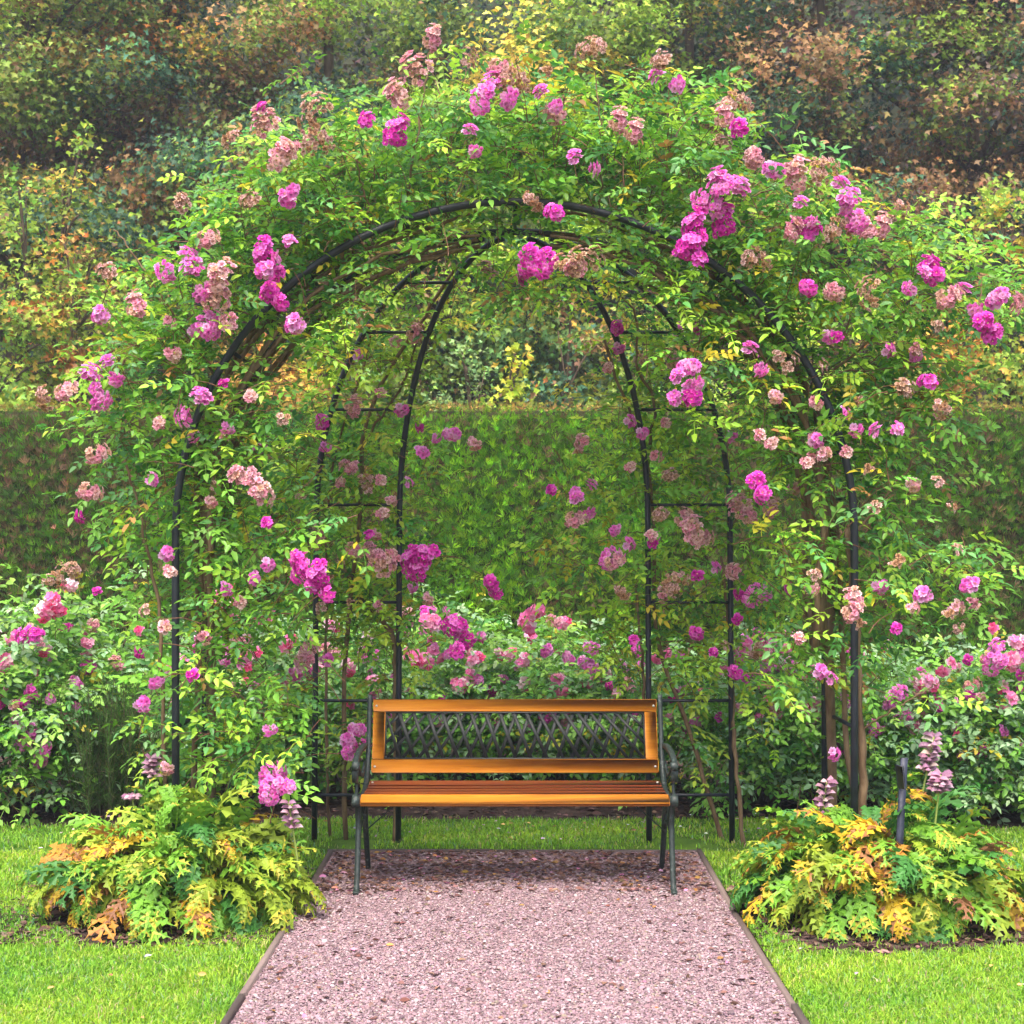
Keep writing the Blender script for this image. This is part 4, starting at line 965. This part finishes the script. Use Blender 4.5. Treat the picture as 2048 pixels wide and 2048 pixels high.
# lattice panel
LX0, LX1, LZ0, LZ1 = -HWB + .057, HWB - .057, ZB1 + .001, ZT0 - .001
A = Acc()
def lbar(x0, z0, x1, z1, wd, off, th=.003):
    # clip to the panel
    dx, dz = x1 - x0, z1 - z0; t0, t1 = 0., 1.
    for p_, q_ in ((-dx, x0 - LX0), (dx, LX1 - x0), (-dz, z0 - LZ0), (dz, LZ1 - z0)):
        if abs(p_) < 1e-9: continue
        t = q_ / p_
        if p_ < 0: t0 = max(t0, t)
        else: t1 = min(t1, t)
    if t0 >= t1 - .02: return
    a = np.array([x0 + dx * t0, z0 + dz * t0]); b = np.array([x0 + dx * t1, z0 + dz * t1]); d = norm(b - a); s = np.array([-d[1], d[0]]) * wd / 2
    c = [a - s, b - s, b + s, a + s]; vs = []
    for o_ in (-th, th):
        for p_ in c:
            z = min(max(p_[1], LZ0), LZ1); vs.append((min(max(p_[0], LX0), LX1), back_y(z) + off + o_, z))
    A.add(vs, [(0, 1, 2, 3), (7, 6, 5, 4), (0, 4, 5, 1), (1, 5, 6, 2), (2, 6, 7, 3), (3, 7, 4, 0)], (.5, .5, .5))
    m = .22 * wd                               # raised ribs along each strap
    for k in (-1, 1):
        s2 = s * .5 * k
        c = [a + s2 - s * .12, b + s2 - s * .12, b + s2 + s * .12, a + s2 + s * .12]; vs = []
        for o_ in (-th - .0012, -th + .0002):
            for p_ in c: z = min(max(p_[1], LZ0), LZ1); vs.append((min(max(p_[0], LX0), LX1), back_y(z) + off + o_, z))
        A.add(vs, [(0, 1, 2, 3), (7, 6, 5, 4), (0, 4, 5, 1), (1, 5, 6, 2), (2, 6, 7, 3), (3, 7, 4, 0)], (.5, .5, .5))
H = LZ1 - LZ0; W_ = LX1 - LX0; nb = 18
for i in range(-2, nb + 2):
    u = (i + .5) / nb; xt = LX0 + W_ * u
    for sg, off in ((1, -.0035), (-1, .0035)):   # straps: steep on one side of the middle, flatter on the other
        side = (u - .5) * 2 * sg; dx = .075 + (.13 * side if side > 0 else 0)
        lbar(xt - sg * dx / 2, LZ1, xt + sg * dx / 2, LZ0, .0168, off)
A.obj('lattice', M_lat, bench)
A = Acc()
for z0, z1 in ((LZ0, LZ0 + .006), (LZ1 - .006, LZ1)):
    zc = (z0 + z1) / 2; A.box((LX0, back_y(zc) - .009, z0), (LX1, back_y(zc) + .008, z1))
for xa, xb in ((LX0, LX0 + .006), (LX1 - .006, LX1)):
    Mx = Matrix.Translation(Vector(((xa + xb) / 2, back_y((LZ0 + LZ1) / 2), (LZ0 + LZ1) / 2))) @ Matrix.Rotation(TL, 4, 'X')
    A.box((-.003, -.0085, -H / 2 + .0065), (.003, .0085, H / 2 - .0065), M=Mx)
A.obj('lattice_frame', M_lat, bench)
# seat slats
for i, (yc, zc, hy, tl) in enumerate([(FD + .028, .392, .030, .30), (FD + .100, .402, .030, .04), (FD + .172, .402, .030, -.02), (FD + .244, .402, .030, -.02), (FD + .325, .408, .038, .12)]):
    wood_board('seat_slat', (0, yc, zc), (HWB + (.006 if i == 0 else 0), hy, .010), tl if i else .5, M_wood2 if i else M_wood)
def ribbon(A, pts, w0, w1, th, x, sd):
    """flat cast bar in the Y-Z plane at x"""
    pts = curve([(0, *p) for p in pts], 22)[:, 1:]; t = np.gradient(pts, axis=0); t /= np.linalg.norm(t, axis=1)[:, None]
    nrm = np.stack([-t[:, 1], t[:, 0]], 1); ww = np.linspace(w0, w1, 22)[:, None] / 2
    L = pts + nrm * ww; R = pts - nrm * ww; V = []
    for i in range(22): V += [(x - th, *L[i]), (x + th, *L[i]), (x + th, *R[i]), (x - th, *R[i])]
    fs = [(3, 2, 1, 0), (84, 85, 86, 87)]
    for i in range(21):
        for k in range(4): fs.append((i * 4 + k, i * 4 + (k + 1) % 4, (i + 1) * 4 + (k + 1) % 4, (i + 1) * 4 + k))
    A.add(V, fs, (.5, .5, .5))
for sd_ in (-1, 1):
    x = sd_ * (HWB + .017)
    fr = Acc()
    # back upright from seat to top
    ribbon(fr, [(6.36, .40), (6.42, .44), (back_y(.55) + .008, .55), (back_y(.68) + .008, .68), (back_y(.78) + .004, .785)], .034, .026, .010, x, sd_)
    # seat bearer
    ribbon(fr, [(FD - .005, .385), (6.15, .376), (6.30, .378), (6.38, .40)], .028, .034, .0102, x, sd_)
    o_fr = fr.obj('end_frame', M_iron, bench)
    l = Acc(); ribbon(l, [(FD + .03, .39), (FD + .055, .30), (FD + .03, .17), (FD - .005, .06), (FD - .03, ZG)], .040, .026, .0105, x + sd_ * .001, sd_)
    ribbon(l, [(FD - .055, ZG + .006), (FD - .03, ZG + .014), (FD - .01, ZG + .02)], .012, .016, .012, x + sd_ * .001, sd_)
    l.obj('leg', M_iron, bench)
    l = Acc(); ribbon(l, [(6.34, .38), (6.33, .28), (6.38, .16), (6.44, .06), (6.47, ZG)], .040, .024, .0105, x - sd_ * .001, sd_)
    l.obj('leg', M_iron, bench)
    l = Acc(); ribbon(l, [(FD + .05, .22), (6.15, .265), (6.26, .265), (6.35, .22)], .014, .014, .007, x, sd_)
    ribbon(l, [(FD + .05, .33), (6.13, .30), (6.18, .33), (6.20, .37)], .010, .010, .006, x, sd_)
    ribbon(l, [(6.33, .33), (6.27, .30), (6.22, .33), (6.20, .37)], .010, .010, .006, x, sd_); l.obj('scrollwork', M_iron, bench)
    # armrest: from the back, forward, curling down to the seat front
    a_ = Acc(); ya = back_y(.57)
    ribbon(a_, [(ya, .565), (ya - .12, .575), (ya - .27, .575), (FD + .06, .555), (FD + .005, .515), (FD + .02, .475), (FD + .06, .48), (FD + .055, .515)], .020, .012, .011, x + sd_ * .012, sd_)
    ribbon(a_, [(FD + .03, .50), (FD + .07, .46), (FD + .055, .42), (FD + .01, .395)], .014, .016, .006, x + sd_ * .010, sd_)
    ribbon(a_, [(FD + .11, .56), (FD + .16, .50), (FD + .22, .47), (FD + .30, .46), (6.42, .50)], .010, .010, .006, x + sd_ * .010, sd_)
    # end knobs of the arm and the seat
    for yy, zz, r_ in ((FD + .0, .54, .020), (FD - .002, .395, .026)):
        a_.tube([(x + sd_ * -.010, yy, zz), (x + sd_ * .002, yy, zz), (x + sd_ * .018, yy, zz), (x + sd_ * .022, yy, zz)], [r_ * .8, r_, r_, r_ * .7], 14)
    a_.obj('armrest', M_iron, bench)
    b_ = Acc(); b_.tube([(sd_ * (HWB + .004), 6.17, .235), (sd_ * (HWB - .17), 6.15, .388)], .003, 5); b_.obj('brace', M_iron, bench)
    for zz in ((ZT0 + ZT1) / 2, (ZB0 + ZB1) / 2):
        b_ = Acc(); xx = sd_ * (HWB - .015); yy = back_y(zz) - .0115; b_.tube([(xx, yy, zz), (xx, yy - .0035, zz - .001), (xx, yy - .005, zz - .0015)], [.006, .0055, .003], 8); b_.obj('bolt', M_bolt, bench, True)
    b_ = Acc(); xx = sd_ * (HWB - .015); b_.tube([(xx, FD + .325, .418), (xx, FD + .325, .4225)], [.006, .004], 8); b_.obj('bolt', M_bolt, bench, True)
# ------------------------------------------------------------------ misty air
A = Acc(); A.box((-60, -12, -1.2), (60, 60, 32))
m = bpy.data.materials.new('haze'); m.use_nodes = True; t = m.node_tree; t.nodes.remove(t.nodes['Principled BSDF'])
v = N(t, 'ShaderNodeVolumePrincipled'); v.inputs['Color'].default_value = (.78, .86, 1, 1); v.inputs['Density'].default_value = .0023; v.inputs['Anisotropy'].default_value = .2
t.links.new(v.outputs[0], t.nodes['Material Output'].inputs['Volume'])
o = A.obj('haze', m); o['kind'] = 'stuff'; o['label'] = 'thin autumn mist fading the far maples'
